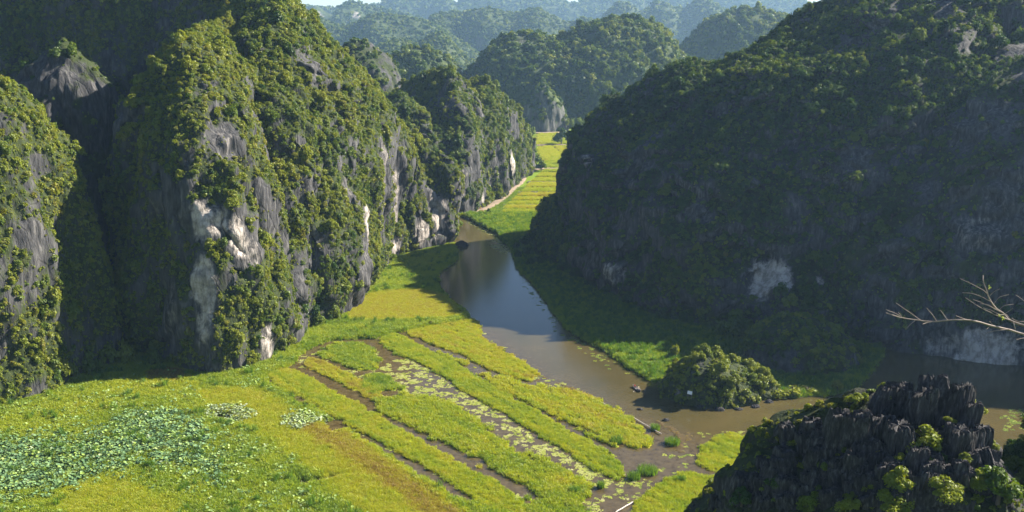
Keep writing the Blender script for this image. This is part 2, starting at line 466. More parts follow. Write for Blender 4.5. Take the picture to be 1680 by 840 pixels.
def hill(name, label, ridge, loop, steep=1.0, res=0.8, amp=(6.0, 2.6, 1.0, 0.7), wl=(34.0, 12.0, 4.5), seed=0, mat=None, paint=(), veg=(0.15, 0.35), rib=0.0, kind='structure'):
    """ridge: crest polyline; loop: closed foot outline (x, y, s) with s the place along the crest that the foot rises to"""
    mat = mat or M_ROCK
    loop = np.asarray(loop, float)
    a2 = np.sum(loop[:, 0] * np.roll(loop[:, 1], -1) - np.roll(loop[:, 0], -1) * loop[:, 1])
    if a2 < 0: loop = loop[::-1]
    R = catmull(ridge, 400, False) if len(ridge) > 2 else np.linspace(ridge[0], ridge[-1], 400)
    dn = catmull(loop[:, :2], 2000, True)
    seg = np.linalg.norm(np.roll(dn, -1, 0) - dn, axis=1); cum = np.concatenate([[0], np.cumsum(seg)])
    per = cum[-1]; nu = max(16, int(per / res))
    tgt = np.arange(nu) * per / nu
    par = np.interp(tgt, cum, np.arange(2001) / 2000.0) * len(loop)
    base = np.stack([np.interp(par / len(loop) * 2000, np.arange(2001), np.append(dn[:, k], dn[0, k])) for k in range(2)], 1)
    sv = np.interp(par, np.arange(len(loop) + 1), np.append(loop[:, 2], loop[0, 2]))
    top = np.stack([np.interp(sv * 399, np.arange(400), R[:, k]) for k in range(3)], 1)
    H = top[:, 2].mean(); D = np.linalg.norm(top[:, :2] - base, axis=1).mean()
    bb = np.linspace(0, 1, 300)
    aa = steep * np.interp(bb, *PROF_CLIFF) + (1 - steep) * np.interp(bb, *PROF_SLOPE)
    arc = np.concatenate([[0], np.cumsum(np.hypot(np.diff(aa) * D, np.diff(bb) * H))])
    nv = max(8, int(arc[-1] / res))
    q = np.interp(np.linspace(0, arc[-1], nv + 1), arc, np.arange(300))
    a = np.interp(q, np.arange(300), aa); b = np.interp(q, np.arange(300), bb)
    P = np.empty((nv + 1, nu, 3))
    P[:, :, 0] = base[None, :, 0] + (top[:, 0] - base[:, 0])[None] * a[:, None]
    P[:, :, 1] = base[None, :, 1] + (top[:, 1] - base[:, 1])[None] * a[:, None]
    P[:, :, 2] = -2.0 + (top[:, 2] + 2.0)[None] * b[:, None]
    flat = P.reshape(-1, 3)
    bw = np.repeat(b, nu)
    keep = sstep(0.0, 0.12, bw)
    disp = np.zeros_like(flat)
    for j, (am, w) in enumerate(zip(amp, wl)):
        sc = np.array([1, 1, 0.62]) / w
        for k in range(3):
            disp[:, k] += am * (0.8 if k < 2 else 0.45) * noise(flat * sc + 31.7 * k, seed * 7 + j * 3 + k)
    lowb = 0.35 + 0.65 * keep
    flat += disp * lowb[:, None] * np.array([1, 1, 1])[None] * np.array([1, 1, 0])[None] + disp * (keep * (1 - 0.3 * bw))[:, None] * np.array([0, 0, 1])[None]
    P = flat.reshape(nv + 1, nu, 3)
    def normals(P):
        du = np.roll(P, -1, 1) - np.roll(P, 1, 1); dv = np.gradient(P, axis=0)
        n = np.cross(du, dv); n /= np.maximum(np.linalg.norm(n, axis=2), 1e-6)[..., None]
        return n
    n = normals(P)
    # flutes and blocks of bare limestone: along the normal, fading out at the crest
    fp = P.reshape(-1, 3); fn = n.reshape(-1, 3)
    fl = 1 - 2 * np.abs(noise(fp * np.array([1 / 3.2, 1 / 3.2, 1 / 17.0]) * (1.0 if res < 2 else 0.3), seed + 91))
    fl2 = 1 - 2 * np.abs(noise(fp * np.array([1 / 7.5, 1 / 7.5, 1 / 30.0]) * (1.0 if res < 2 else 0.3), seed + 92))
    st = sstep(0.75, 0.25, fn[:, 2])
    if rib:
        rb = 1 - 2 * np.abs(noise(fp * np.array([1 / 34., 1 / 34., 1 / 150.]), seed + 95)) + .5 * noise(fp * np.array([1 / 14., 1 / 14., 1 / 60.]), seed + 96)
        fp = fp + fn * np.array([1, 1, .2]) * (rib * rb * sstep(0, .15, bw) * (1 - sstep(.85, 1, bw)) * (.4 + .6 * st))[:, None]
    fp = fp + fn * ((amp[3] * fl + amp[3] * 1.6 * fl2) * st * (1 - sstep(0.93, 1.0, bw)))[:, None]
    P = fp.reshape(nv + 1, nu, 3); n = normals(P); fn = n.reshape(-1, 3)
    white = np.zeros(len(fp)); pn = fbm(fp * np.array([1, 1, 0.45]) / 7.0, seed + 71, 3)
    px, py, dd = project(fp)
    for (cx, cy, rx, ry, s) in paint:
        w = np.where(np.hypot(px - cx, py - cy) < 8)[0]
        if len(w) == 0: continue
        c = fp[w[np.argmin(dd[w])]]; d0 = dd[w].min(); k = d0 / F_PX
        e = ((fp - c) / np.array([rx * k, max(rx * k, 6.0), ry * k * 1.05])) ** 2
        white = np.maximum(white, s * sstep(1.25, 0.15, e.sum(1) + 0.75 * pn))
    steepness = 1 - np.clip(fn[:, 2], 0, 1)
    f1 = fbm(fp * np.array([1, 1, 0.7]) / (22.0 if res < 2 else 60.0), seed + 51, 3)
    f2 = fbm(fp * np.array([1, 1, 0.5]) / (7.0 if res < 2 else 25.0), seed + 57, 2)
    v = veg[0] + 0.55 + f1 * 0.45 + f2 * 0.30 - veg[1] * sstep(0.45, 1.0, steepness) - white * 0.8
    vegv = np.clip(v, 0, 1)
    idx = np.arange((nv + 1) * nu).reshape(nv + 1, nu)
    A = idx[:-1]; B = np.roll(idx, -1, 1)[:-1]; Cc = np.roll(idx, -1, 1)[1:]; Dd = idx[1:]
    Fa = np.stack([A, B, Cc, Dd], -1).reshape(-1, 4)
    me = mesh_from(name, fp, Fa, mat, False)
    set_attr(me, 'veg', vegv.astype(np.float32)); set_attr(me, 'white', white.astype(np.float32))
    o = link(name, me); tag(o, label, None, None, kind)
    ok = (px > 0) & (px < 1680) & (py > 0) & (py < 840)
    if ok.any(): np.minimum.at(ZB, ((py[ok] / 4).astype(int), (px[ok] / 4).astype(int)), dd[ok])
    HILLS[label] = dict(P=fp, n=fn, F=Fa, veg=vegv, white=white, obj=o, b=bw)
    return o, HILLS[label]

def sample(h, dens, seed, fn=None):
    """points on a hill, dens per square metre times its cover"""
    rs = np.random.RandomState(seed)
    Q = h['P'][h['F']]
    ar = 0.5 * np.linalg.norm(np.cross(Q[:, 2] - Q[:, 0], Q[:, 3] - Q[:, 1]), axis=1)
    c = Q.mean(1); nm = h['n'][h['F']].mean(1); vg = h['veg'][h['F']].mean(1); wh = h['white'][h['F']].mean(1)
    px, py, d = project(c)
    inside = (px > -120) & (px < 1800) & (py > -120) & (py < 960)
    facing = (nm * (np.array([0, 0, CAM_H]) - c)).sum(1) / np.linalg.norm(c - np.array([0, 0, CAM_H]), axis=1) > -0.35
    shadow_side = c[:, 2] > 0
    lam = ar * dens * sstep(0.25, 0.75, vg) * (1 - 0.5 * wh) * np.where(inside & facing, 1.0, 0.25) * shadow_side
    if fn is not None: lam = lam * fn(c, nm, h['b'][h['F']].mean(1))
    k = rs.poisson(lam); i = np.repeat(np.arange(len(c)), k)
    uv = rs.rand(len(i), 2)
    q = Q[i]
    p = (q[:, 0] * ((1 - uv[:, :1]) * (1 - uv[:, 1:])) + q[:, 1] * (uv[:, :1] * (1 - uv[:, 1:])) + q[:, 2] * (uv[:, :1] * uv[:, 1:]) + q[:, 3] * ((1 - uv[:, :1]) * uv[:, 1:]))
    return p, nm[i], rs

TREES = []                            # candidates for single trees: (p, r, tint, hill label)
def clothe(h, label, dens_s, dens_t, rs_, rt_, seed, tint=(0.45, 0.16), keys_s=('shrub0', 'shrub1', 'shrub2', 'vine0'), keys_t=('tree0', 'tree1', 'tree2', 'tree3'), tree_label=None, tree_fn=None):
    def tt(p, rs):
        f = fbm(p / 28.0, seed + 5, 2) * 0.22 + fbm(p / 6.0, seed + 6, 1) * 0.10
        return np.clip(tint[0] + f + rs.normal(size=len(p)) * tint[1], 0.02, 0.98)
    p, nm, rs = sample(h, dens_s, seed)
    n = len(p)
    r = rs_[0] + (rs_[1] - rs_[0]) * rs.rand(n) ** 3.2
    vine = rs.rand(n) < np.where(nm[:, 2] < 0.45, 0.3, 0.05)
    nk = len(keys_s) - (1 if keys_s[-1].startswith('vine') else 0)
    pick = np.where(vine & (nk < len(keys_s)), nk, rs.randint(0, nk, n))
    scl = np.stack([r, r, r * (0.75 + 0.5 * rs.rand(n)) * np.where(vine, 1.5, 1)], 1)
    rot = np.stack([rs.normal(size=n) * 0.22 - nm[:, 1] * 0.35, rs.normal(size=n) * 0.22 + nm[:, 0] * 0.35, rs.rand(n) * 6.28], 1)
    scatter('shrubbery', 'scrub and creepers covering ' + label, p - nm * 0.15, rot, scl, tt(p, rs), pick, keys_s)
    cnt = n
    if dens_t > 0:
        p, nm, rs = sample(h, dens_t, seed + 1, tree_fn or (lambda c, nm, b: 0.4 + 0.6 * sstep(0.1, 0.6, nm[:, 2])))
        n = len(p); r = rt_[0] + (rt_[1] - rt_[0]) * rs.rand(n) ** 1.6
        t = tt(p, rs)
        if tree_label is None:
            pick = rs.randint(0, len(keys_t), n)
            scl = np.stack([r, r, r * (0.8 + 0.5 * rs.rand(n))], 1)
            rot = np.stack([rs.normal(size=n) * 0.1, rs.normal(size=n) * 0.1, rs.rand(n) * 6.28], 1)
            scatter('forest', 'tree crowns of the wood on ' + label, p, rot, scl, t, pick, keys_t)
        else:
            for k in range(n): TREES.append((p[k], r[k], float(t[k]), tree_label, label))
        cnt += n
    print('clothe', label, cnt)
    return h
#@@HILLS
# ------------------------------------------------------------------ the hills
hill('hill', 'shrubby karst tower at the left edge of the photo', [(-152, 297, 91), (-180, 302, 98), (-225, 308, 104)],
     [(-128, 303, 0), (-132, 288, 0), (-135, 273, .02), (-147, 260, .1), (-175, 245, .5), (-215, 238, 1), (-262, 290, 1), (-235, 345, 1), (-185, 345, .5), (-145, 330, .03)],
     steep=0.95, seed=1, veg=(0.27, 0.26))
hill('hill', 'small rocky pinnacle between the two left towers', [(-163, 352, 96), (-158, 353, 101), (-153, 353, 97)],
     [(-136, 352, 1), (-144, 334, .7), (-163, 332, .3), (-182, 346, 0), (-178, 368, 0), (-156, 376, .5), (-139, 368, 1)],
     steep=0.55, seed=2, veg=(0.10, 0.38), amp=(5, 2.6, 1.6, 1.1))
hill('hill', 'tall left tower with a pale scar down its corner', [(-107, 326, 92), (-110, 336, 99), (-112, 360, 103), (-116, 415, 108)],
     [(-93, 288, 0), (-83, 296, 0), (-77, 308, .02), (-74, 330, .15), (-78, 365, .4), (-80, 410, .8), (-90, 450, 1), (-150, 460, 1), (-152, 400, .7), (-142, 345, .35), (-130, 312, .05), (-114, 298, 0)],
     steep=1.0, seed=3, veg=(0.24, 0.32), amp=(6, 3.4, 1.5, 0.9), rib=3.,
     paint=((345, 365, 34, 50, 1), (335, 480, 24, 60, 1), (330, 525, 20, 40, .9), (396, 385, 14, 40, .9), (445, 562, 12, 36, .7), (420, 420, 22, 30, .6), (380, 230, 30, 60, .35), (270, 510, 40, 50, .45), (295, 250, 60, 80, 0.2)))
hill('hill', 'long left mountain whose wooded flank ends in a white cliff at the river', [(-300, 470, 165), (-220, 470, 150), (-150, 462, 138), (-97, 442, 120), (-77, 440, 99), (-62, 452, 78), (-48, 465, 56), (-38, 477, 46)],
     [(-78, 318, .42), (-72, 332, .5), (-64, 345, .6), (-60, 366, .7), (-58, 395, .8), (-57, 425, .87), (-52, 450, .95), (-33, 468, 1), (-33, 482, 1), (-42, 500, .95), (-70, 535, .75), (-150, 560, .4), (-300, 580, 0), (-380, 470, 0), (-300, 436, .1), (-170, 436, .3), (-118, 400, .38), (-96, 335, .41)],
     steep=0.75, seed=4, veg=(0.26, 0.34), amp=(7.5, 3.6, 1.5, 0.9), rib=5.,
     paint=((722, 355, 16, 55, 1), (700, 385, 16, 30, .8), (612, 350, 10, 60, .8), (655, 320, 18, 50, .7), (640, 260, 20, 50, .5), (715, 260, 25, 20, .3), (575, 300, 15, 70, .45), (655, 400, 20, 16, .8)))
hill('hill', 'wooded hill standing behind the bay where the dirt path runs', [(-78, 562, 56), (-66, 570, 68), (-53, 585, 60), (-39, 604, 79), (-28, 628, 64), (-18, 648, 72), (-9, 672, 54), (-3, 688, 54), (6, 708, 32)],
     [(-70, 535, .05), (-45, 540, .15), (-28, 548, .3), (-12, 580, .5), (-2, 630, .65), (4, 665, .8), (15, 718, 1), (8, 745, 1), (-30, 750, .8), (-100, 690, .4), (-140, 600, 0), (-110, 540, 0)],
     steep=1.0, seed=5, veg=(0.22, 0.36), res=1.1, rib=4., amp=(7, 3.6, 1.4, 0.8), paint=((765, 290, 16, 50, .6), (742, 300, 10, 60, .5), (848, 268, 8, 22, .9), (800, 325, 18, 14, .7), (700, 190, 40, 18, .3)))
hill('hill', 'bare grey summit showing behind the left skyline', [(-125, 745, 88), (-111, 750, 94), (-98, 755, 86)],
     [(-70, 740, 1), (-90, 705, .8), (-125, 700, .2), (-165, 730, 0), (-160, 785, 0), (-110, 800, .5), (-78, 780, 1)], steep=0.7, seed=6, veg=(0.05, 0.4), res=1.6)
hill('hill', 'round dark dome with a flat rice field beside it', [(-120, 1100, 74), (-102, 1105, 80), (-82, 1105, 74)],
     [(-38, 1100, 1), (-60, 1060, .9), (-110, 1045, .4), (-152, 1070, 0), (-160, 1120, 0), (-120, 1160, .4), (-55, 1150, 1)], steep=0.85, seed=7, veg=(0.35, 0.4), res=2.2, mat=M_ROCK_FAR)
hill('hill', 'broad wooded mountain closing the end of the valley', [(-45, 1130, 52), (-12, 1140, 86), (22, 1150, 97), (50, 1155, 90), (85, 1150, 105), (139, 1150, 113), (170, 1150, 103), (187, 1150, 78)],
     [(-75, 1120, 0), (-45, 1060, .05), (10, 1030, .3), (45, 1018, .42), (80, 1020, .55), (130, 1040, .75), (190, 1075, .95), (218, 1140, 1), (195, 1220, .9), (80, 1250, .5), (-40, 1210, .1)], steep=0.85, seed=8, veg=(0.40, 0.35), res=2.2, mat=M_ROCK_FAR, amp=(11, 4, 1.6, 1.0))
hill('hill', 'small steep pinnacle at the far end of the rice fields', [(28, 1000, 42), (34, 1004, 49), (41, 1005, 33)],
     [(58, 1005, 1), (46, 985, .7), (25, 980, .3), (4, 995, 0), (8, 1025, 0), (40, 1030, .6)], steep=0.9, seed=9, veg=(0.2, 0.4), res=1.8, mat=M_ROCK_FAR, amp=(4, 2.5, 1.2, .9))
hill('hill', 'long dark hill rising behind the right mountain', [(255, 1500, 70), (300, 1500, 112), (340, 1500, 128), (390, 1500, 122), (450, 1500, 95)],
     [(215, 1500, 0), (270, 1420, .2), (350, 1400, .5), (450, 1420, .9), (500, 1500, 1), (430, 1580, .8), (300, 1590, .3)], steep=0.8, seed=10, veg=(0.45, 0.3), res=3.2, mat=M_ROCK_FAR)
hill('hill', 'great shaded mountain filling the right half of the photo', [(47, 484, 60), (50, 481, 72), (56, 478, 71), (64, 475, 78), (80, 472, 87), (97, 468, 90), (129, 463, 106), (160, 461, 122), (210, 458, 141), (257, 452, 150), (310, 440, 132), (360, 420, 120)],
     [(27, 474, 0), (28, 440, .08), (31, 406, .16), (40, 375, .25), (55, 345, .38), (76, 326, .48), (98, 316, .56), (118, 316, .62), (150, 322, .7), (200, 370, .76), (255, 412, .82), (310, 418, .9), (400, 400, 1), (450, 420, 1), (380, 460, .85), (285, 530, .7), (205, 535, .55), (120, 522, .38), (74, 505, .14), (46, 495, 0)],
     steep=0.72, seed=11, veg=(0.18, 0.46), amp=(8, 5.0, 1.8, 0.9), res=1.0, rib=6.5,
     paint=((1262, 455, 42, 48, 1), (1000, 440, 30, 26, .7), (960, 260, 14, 30, .7), (1350, 455, 10, 16, .8), (1010, 370, 30, 40, .35), (1270, 230, 60, 60, .25), (1580, 370, 60, 40, .45)))
hill('hill', 'forward buttress of the right mountain above the dark water', [(140, 362, 54), (150, 370, 64), (166, 378, 76), (184, 380, 93), (203, 384, 100), (225, 388, 112), (252, 376, 122), (285, 340, 112), (330, 300, 124), (370, 292, 124)],
     [(112, 330, 0), (122, 312, .1), (137, 303, .3), (155, 296, .5), (180, 290, .7), (215, 290, .8), (262, 286, .72), (300, 262, .84), (345, 252, .95), (400, 270, 1), (390, 360, 1), (320, 420, .9), (240, 440, .8), (160, 420, .3), (118, 380, 0)],
     steep=1.0, seed=12, veg=(0.10, 0.46), amp=(6, 3.8, 1.7, .9), res=1.0, rib=4., paint=((1610, 575, 80, 42, 1), (1545, 580, 30, 30, .7), (1590, 380, 50, 40, .45), (1640, 300, 30, 60, .3)))
hill('hill', 'low bushy knoll behind the river islet', [(82, 302, 11), (90, 304, 14), (98, 303, 12)],
     [(74, 300, 0), (80, 288, .2), (92, 282, .6), (106, 288, 1), (112, 304, 1), (100, 322, .8), (82, 320, .2)], steep=0.8, seed=13, veg=(0.15, 0.35), amp=(2.5, 1.6, .8, .5), res=0.5, wl=(14, 7, 3))
hill('islet', 'rocky river islet crowded with bushes', [(52, 271, 8), (57, 273, 12.5), (65, 272, 9), (71, 272, 6)],
     [(43, 270, 0), (46, 264, .1), (53, 259.5, .3), (62, 260, .6), (70, 263, .85), (76, 269, 1), (76, 279, 1), (62, 288, .5), (48, 283, 0)], steep=0.95, seed=14, veg=(0.35, 0.15), amp=(1.8, 1.3, .7, .5), res=0.4, wl=(11, 5, 2.2),
     paint=((1105, 645, 6, 6, .6), (1262, 610, 14, 20, .5)))
hill('hill', 'low bushy talus spreading at the foot of the right mountain', [(25, 478, 24), (30, 464, 30), (36, 445, 26)],
     [(6, 474, 0), (9, 456, .2), (16, 432, .6), (30, 410, .9), (52, 430, 1), (56, 470, .5), (40, 496, .1), (18, 492, 0)], steep=.15, seed=18, veg=(.45, .2), amp=(4, 2.2, 1.2, .5), wl=(18, 8, 3.5), res=.8)
# far ranges fading into the haze
rs = random.Random(5)
def far_hill(label, pts, Y, depth, seed, zs=0.0, veg=(0.45, 0.3), paint=(), res=None, steep=0.6):
    rd = [W(px, py, Y + rs.uniform(-.1, .1) * depth) for px, py in pts]
    x0, x1 = rd[0][0], rd[-1][0]; w = depth * 0.35
    n = len(rd); lp = [(x0 - w, Y, 0)]
    for i, p in enumerate(rd): lp.append((p[0], Y - depth * rs.uniform(.38, .62), i / (n - 1)))
    lp.append((x1 + w, Y, 1))
    for i, p in reversed(list(enumerate(rd))): lp.append((p[0], Y + depth * .5, i / (n - 1)))
    k = Y / 1000.0
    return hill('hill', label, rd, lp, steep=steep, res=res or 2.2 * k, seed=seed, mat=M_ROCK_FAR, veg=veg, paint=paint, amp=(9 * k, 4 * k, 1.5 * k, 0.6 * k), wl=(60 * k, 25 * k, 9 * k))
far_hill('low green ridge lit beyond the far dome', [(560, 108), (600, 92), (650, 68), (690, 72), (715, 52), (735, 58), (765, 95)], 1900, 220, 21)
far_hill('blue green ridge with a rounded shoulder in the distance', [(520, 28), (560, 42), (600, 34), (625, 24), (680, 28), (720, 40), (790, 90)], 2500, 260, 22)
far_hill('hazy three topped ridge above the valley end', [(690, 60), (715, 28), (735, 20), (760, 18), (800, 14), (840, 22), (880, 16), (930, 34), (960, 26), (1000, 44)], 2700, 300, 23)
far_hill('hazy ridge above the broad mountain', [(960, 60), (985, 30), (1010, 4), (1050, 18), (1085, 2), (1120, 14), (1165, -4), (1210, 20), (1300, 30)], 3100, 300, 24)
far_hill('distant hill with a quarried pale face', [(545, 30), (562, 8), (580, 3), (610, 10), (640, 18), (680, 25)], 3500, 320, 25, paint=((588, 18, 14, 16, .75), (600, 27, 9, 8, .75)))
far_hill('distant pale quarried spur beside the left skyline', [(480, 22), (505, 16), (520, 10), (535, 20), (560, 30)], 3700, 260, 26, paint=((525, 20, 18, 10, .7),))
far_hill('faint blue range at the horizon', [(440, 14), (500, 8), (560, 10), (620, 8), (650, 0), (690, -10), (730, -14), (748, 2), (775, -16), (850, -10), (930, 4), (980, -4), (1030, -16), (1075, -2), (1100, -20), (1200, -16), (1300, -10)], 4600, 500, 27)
#@@REST
HAZE = 0.000075
# ------------------------------------------------------------------ valley floor, river, fields
def poly(px):
    return np.array([G(x, y) for x, y in px])

def sdist(Pn, poly_):
    """signed distance to a polygon, positive inside"""
    x, y = Pn[:, 0], Pn[:, 1]; ins = np.zeros(len(Pn), bool); d = np.full(len(Pn), 1e18)
    n = len(poly_)
    for i in range(n):
        a, b = poly_[i], poly_[(i + 1) % n]
        e = b - a
        t = np.clip(((Pn - a) @ e) / max(e @ e, 1e-9), 0, 1)
        d = np.minimum(d, ((Pn - a - t[:, None] * e) ** 2).sum(1))
        cond = (a[1] > y) != (b[1] > y)
        with np.errstate(divide='ignore', invalid='ignore'):
            xi = (b[0] - a[0]) * (y - a[1]) / (b[1] - a[1]) + a[0]
        ins ^= cond & (x < xi)
    d = np.sqrt(d)
    return np.where(ins, d, -d)

def smooth_poly(p, n=6):
    return catmull(p, len(p) * n, True)

ALONG = np.array(G(880, 838)) - np.array(G(560, 648)); ALONG = ALONG / np.linalg.norm(ALONG)

def land(name, label, pts, h=0.4, res=0.8, edge=0.8, slope=0.7, tint=0.4, mud=0.25, seed=0, rough=0.12, kind='structure', smooth=True, holes=(), fn=None, z0=0.0, patch=0.0, pbias=.2):
    p = smooth_poly(pts) if smooth else np.asarray(pts, float)
    lo, hi = p.min(0) - 2, p.max(0) + 2
    xs = np.arange(lo[0], hi[0], res); ys = np.arange(lo[1], hi[1], res)
    X, Y = np.meshgrid(xs, ys); Q = np.stack([X.ravel(), Y.ravel()], 1)
    Q3 = np.concatenate([Q, np.zeros((len(Q), 1))], 1)
    d = sdist(Q, p)
    for hp in holes: d = np.minimum(d, -sdist(Q, hp))
    d = d + edge * fbm(Q3 / 3.0, seed + 3, 2)
    if patch:
        al = Q @ ALONG; ac = Q @ np.array([-ALONG[1], ALONG[0]])
        d = d + patch * fbm(np.stack([al / 16., ac / 2.4, 0 * al + seed], 1), seed + 4, 3) + patch * .5 * fbm(Q3 / 2.2, seed + 8, 2) - patch * pbias
    z = np.clip(d * slope, -0.45, h) + rough * fbm(Q3 / 2.2, seed + 5, 2) * np.clip(d, 0, 1)
    tv = np.full(len(Q), tint, float) + 0.10 * fbm(Q3 / 7.0, seed + 6, 2)
    if patch: tv = tv + .20 * fbm(np.stack([al / 14., ac / 1.8, 0 * al], 1), seed + 9, 2)
    if fn is not None: tv, dz = fn(Q, tv); z = z + dz
    md = np.clip(1 - (d - 0.2) / max(mud, 1e-3), 0, 1) if mud > 0 else np.zeros(len(Q))
    ny, nx = X.shape; idx = np.arange(ny * nx).reshape(ny, nx)
    Fa = np.stack([idx[:-1, :-1], idx[:-1, 1:], idx[1:, 1:], idx[1:, :-1]], -1).reshape(-1, 4)
    keep = (z[Fa] > -0.3).any(1) & (d[Fa] > -1.2).any(1)
    Fa = Fa[keep]; used = np.unique(Fa); mp = np.full(len(Q), -1); mp[used] = np.arange(len(used))
    V = np.concatenate([Q, (z + z0)[:, None]], 1)[used]
    me = mesh_from(name, V, mp[Fa], M_LAND, True)
    set_attr(me, 'tint', tv[used].astype(np.float32)); set_attr(me, 'mud', md[used].astype(np.float32))
    o = link(name, me); tag(o, label, None, None, kind)
    return dict(obj=o, P=V, F=mp[Fa], d=d[used], tint=tv[used], z=z[used])

def plants(L, label, dens, keys, scl, tint=None, seed=0, name='rice_plants', zmin=0.12, mask=None, tj=0.06, hs=(0.85, 1.2), lean=0.12):
    rs = np.random.RandomState(seed)
    Q = L['P'][L['F']]; c = Q.mean(1)
    ar = np.abs((Q[:, 1, 0] - Q[:, 0, 0]) * (Q[:, 3, 1] - Q[:, 0, 1]))
    px, py, dd = project(c)
    lam = ar * dens * ((px > -60) & (px < 1740) & (py < 900)) * (L['z'][L['F']].mean(1) > zmin)
    t = L['tint'][L['F']].mean(1)
    if mask is not None: lam = lam * mask(c)
    k = rs.poisson(lam); i = np.repeat(np.arange(len(c)), k); n = len(i)
    if n == 0: return
    uv = rs.rand(n, 2); q = Q[i]
    p = (q[:, 0] * ((1 - uv[:, :1]) * (1 - uv[:, 1:])) + q[:, 1] * (uv[:, :1] * (1 - uv[:, 1:])) + q[:, 2] * (uv[:, :1] * uv[:, 1:]) + q[:, 3] * ((1 - uv[:, :1]) * uv[:, 1:]))
    s = scl[0] + (scl[1] - scl[0]) * rs.rand(n)
    tt = np.clip((t[i] if tint is None else np.full(n, tint)) + rs.normal(size=n) * tj, 0, 1)
    rot = np.stack([rs.normal(size=n) * lean, rs.normal(size=n) * lean, rs.rand(n) * 6.28], 1)
    return scatter(name, label, p, rot, np.stack([s, s, s * (hs[0] + (hs[1] - hs[0]) * rs.rand(n))], 1), tt, rs.randint(0, len(keys), n), keys)

RICE = ('rice0', 'rice1', 'rice2'); GRASS = ('grass0', 'grass1', 'grass2'); REED = ('reed0', 'reed1', 'reed2'); LOTUS = ('lotus0', 'lotus1', 'lotus2'); LILY = ('lily0', 'lily1', 'lily2')

v = [(-4100, -300, -0.9), (4100, -300, -0.9), (4100, 6100, -0.9), (-4100, 6100, -0.9)]
gm = mesh_from('ground', v, [(0, 1, 2, 3)], M_LAND); set_attr(gm, 'tint', np.full(4, .35, np.float32)); set_attr(gm, 'mud', np.zeros(4, np.float32))
tag(link('ground', gm), 'flat muddy ground under the valley', None, None, 'structure')

# river: one sheet of turbid water, shallower and browner along the field side
shore = poly([(560, 540), (735, 480), (760, 520), (830, 580), (900, 630), (1000, 680), (1090, 720), (1180, 730), (1300, 735), (1400, 735)])
xs = np.arange(-200, 262, 3.0); ys = np.arange(150, 562, 3.0); X, Y = np.meshgrid(xs, ys); Q = np.stack([X.ravel(), Y.ravel()], 1)
fieldside = np.concatenate([shore, np.array([[120, 120], [-260, 120], [-260, 400]])])
dsh = sdist(Q, fieldside); Q3 = np.concatenate([Q, np.zeros((len(Q), 1))], 1)
sh = sstep(-11, 1.5, dsh + 3.0 * fbm(Q3 / 14.0, 300, 2))
nx, ny = len(xs), len(ys); idx = np.arange(ny * nx).reshape(ny, nx)
rm = mesh_from('river', Q3, np.stack([idx[:-1, :-1], idx[:-1, 1:], idx[1:, 1:], idx[1:, :-1]], -1).reshape(-1, 4), M_WATER, True)
set_attr(rm, 'shallow', sh.astype(np.float32))
tag(link('river', rm), 'turbid brown river winding between the hills', None, None, 'structure')

# ---- left meadow with its zones of plants
Z_F1 = poly([(600, 485), (690, 478), (735, 490), (757, 515), (740, 523), (650, 527), (575, 527), (572, 512)])
Z_GOLD = poly([(335, 643), (430, 643), (500, 690), (600, 752), (700, 812), (760, 850), (660, 880), (590, 850), (540, 800), (470, 742), (395, 700), (335, 668)])
Z_BROWN = poly([(490, 695), (560, 705), (650, 765), (740, 830), (760, 860), (700, 850), (600, 775), (520, 725)])
Z_GOLD2 = poly([(90, 800), (170, 780), (240, 800), (300, 850), (250, 890), (120, 880)])
Z_LOTUS = poly([(-60, 745), (60, 722), (150, 722), (200, 690), (260, 678), (320, 712), (345, 745), (320, 770), (250, 760), (200, 775), (130, 790), (60, 810), (-60, 815)])
Z_LOT2 = poly([(285, 690), (320, 690), (345, 740), (370, 790), (355, 800), (320, 760)])
Z_PALE1 = poly([(345, 672), (400, 672), (412, 690), (380, 697), (345, 685)])
Z_PALE2 = poly([(470, 690), (500, 682), (540, 690), (555, 698), (520, 700), (485, 710)])
Z_BRIGHT = poly([(0, 690), (120, 640), (200, 625), (240, 632), (220, 650), (130, 690), (60, 715), (0, 720)])
Z_RED = poly([(245, 612), (300, 608), (310, 622), (270, 632), (245, 625)])
Z_DRY = poly([(190, 630), (300, 625), (330, 640), (270, 655), (200, 650)])
H1 = poly([(350, 680), (385, 682), (380, 692), (352, 690)])
H2 = poly([(530, 693), (556, 690), (575, 705), (545, 712)])
H3 = poly([(485, 783), (510, 790), (560, 780), (556, 784), (512, 797), (490, 797)])
H4 = poly([(478, 650), (500, 655), (512, 665), (505, 670), (485, 660)])
def zone(Qp, zp, soft, seed):
    Qz = np.concatenate([Qp[:, :2], np.zeros((len(Qp), 1))], 1)
    return sstep(-soft, soft, sdist(Qp[:, :2], smooth_poly(zp)) + soft * 0.8 * fbm(Qz / 4.0, seed, 2))
def meadow_fn(Qp, tv):
    Qz = np.concatenate([Qp, np.zeros((len(Qp), 1))], 1)
    tv = tv + 0.10 * fbm(Qz / 14.0, 411, 2)
    for zp, t, soft, sd in ((Z_BRIGHT, .54, 2.5, 1), (Z_F1, .74, .7, 2), (Z_GOLD, .66, 2.5, 3), (Z_BROWN, .80, 2.0, 4), (Z_GOLD2, .61, 3, 5), (Z_LOTUS, .42, 6, 6), (Z_RED, .97, 1.2, 7), (Z_DRY, .58, 2.0, 8)):
        w = zone(Qp, zp, soft, 400 + sd); tv = tv * (1 - w) + (t + 0.4 * (tv - .4)) * w
    dz = 0.25 * fbm(Qz / 5.0, 420, 2) * (1 - zone(Qp, Z_F1, .5, 9))
    return tv, dz
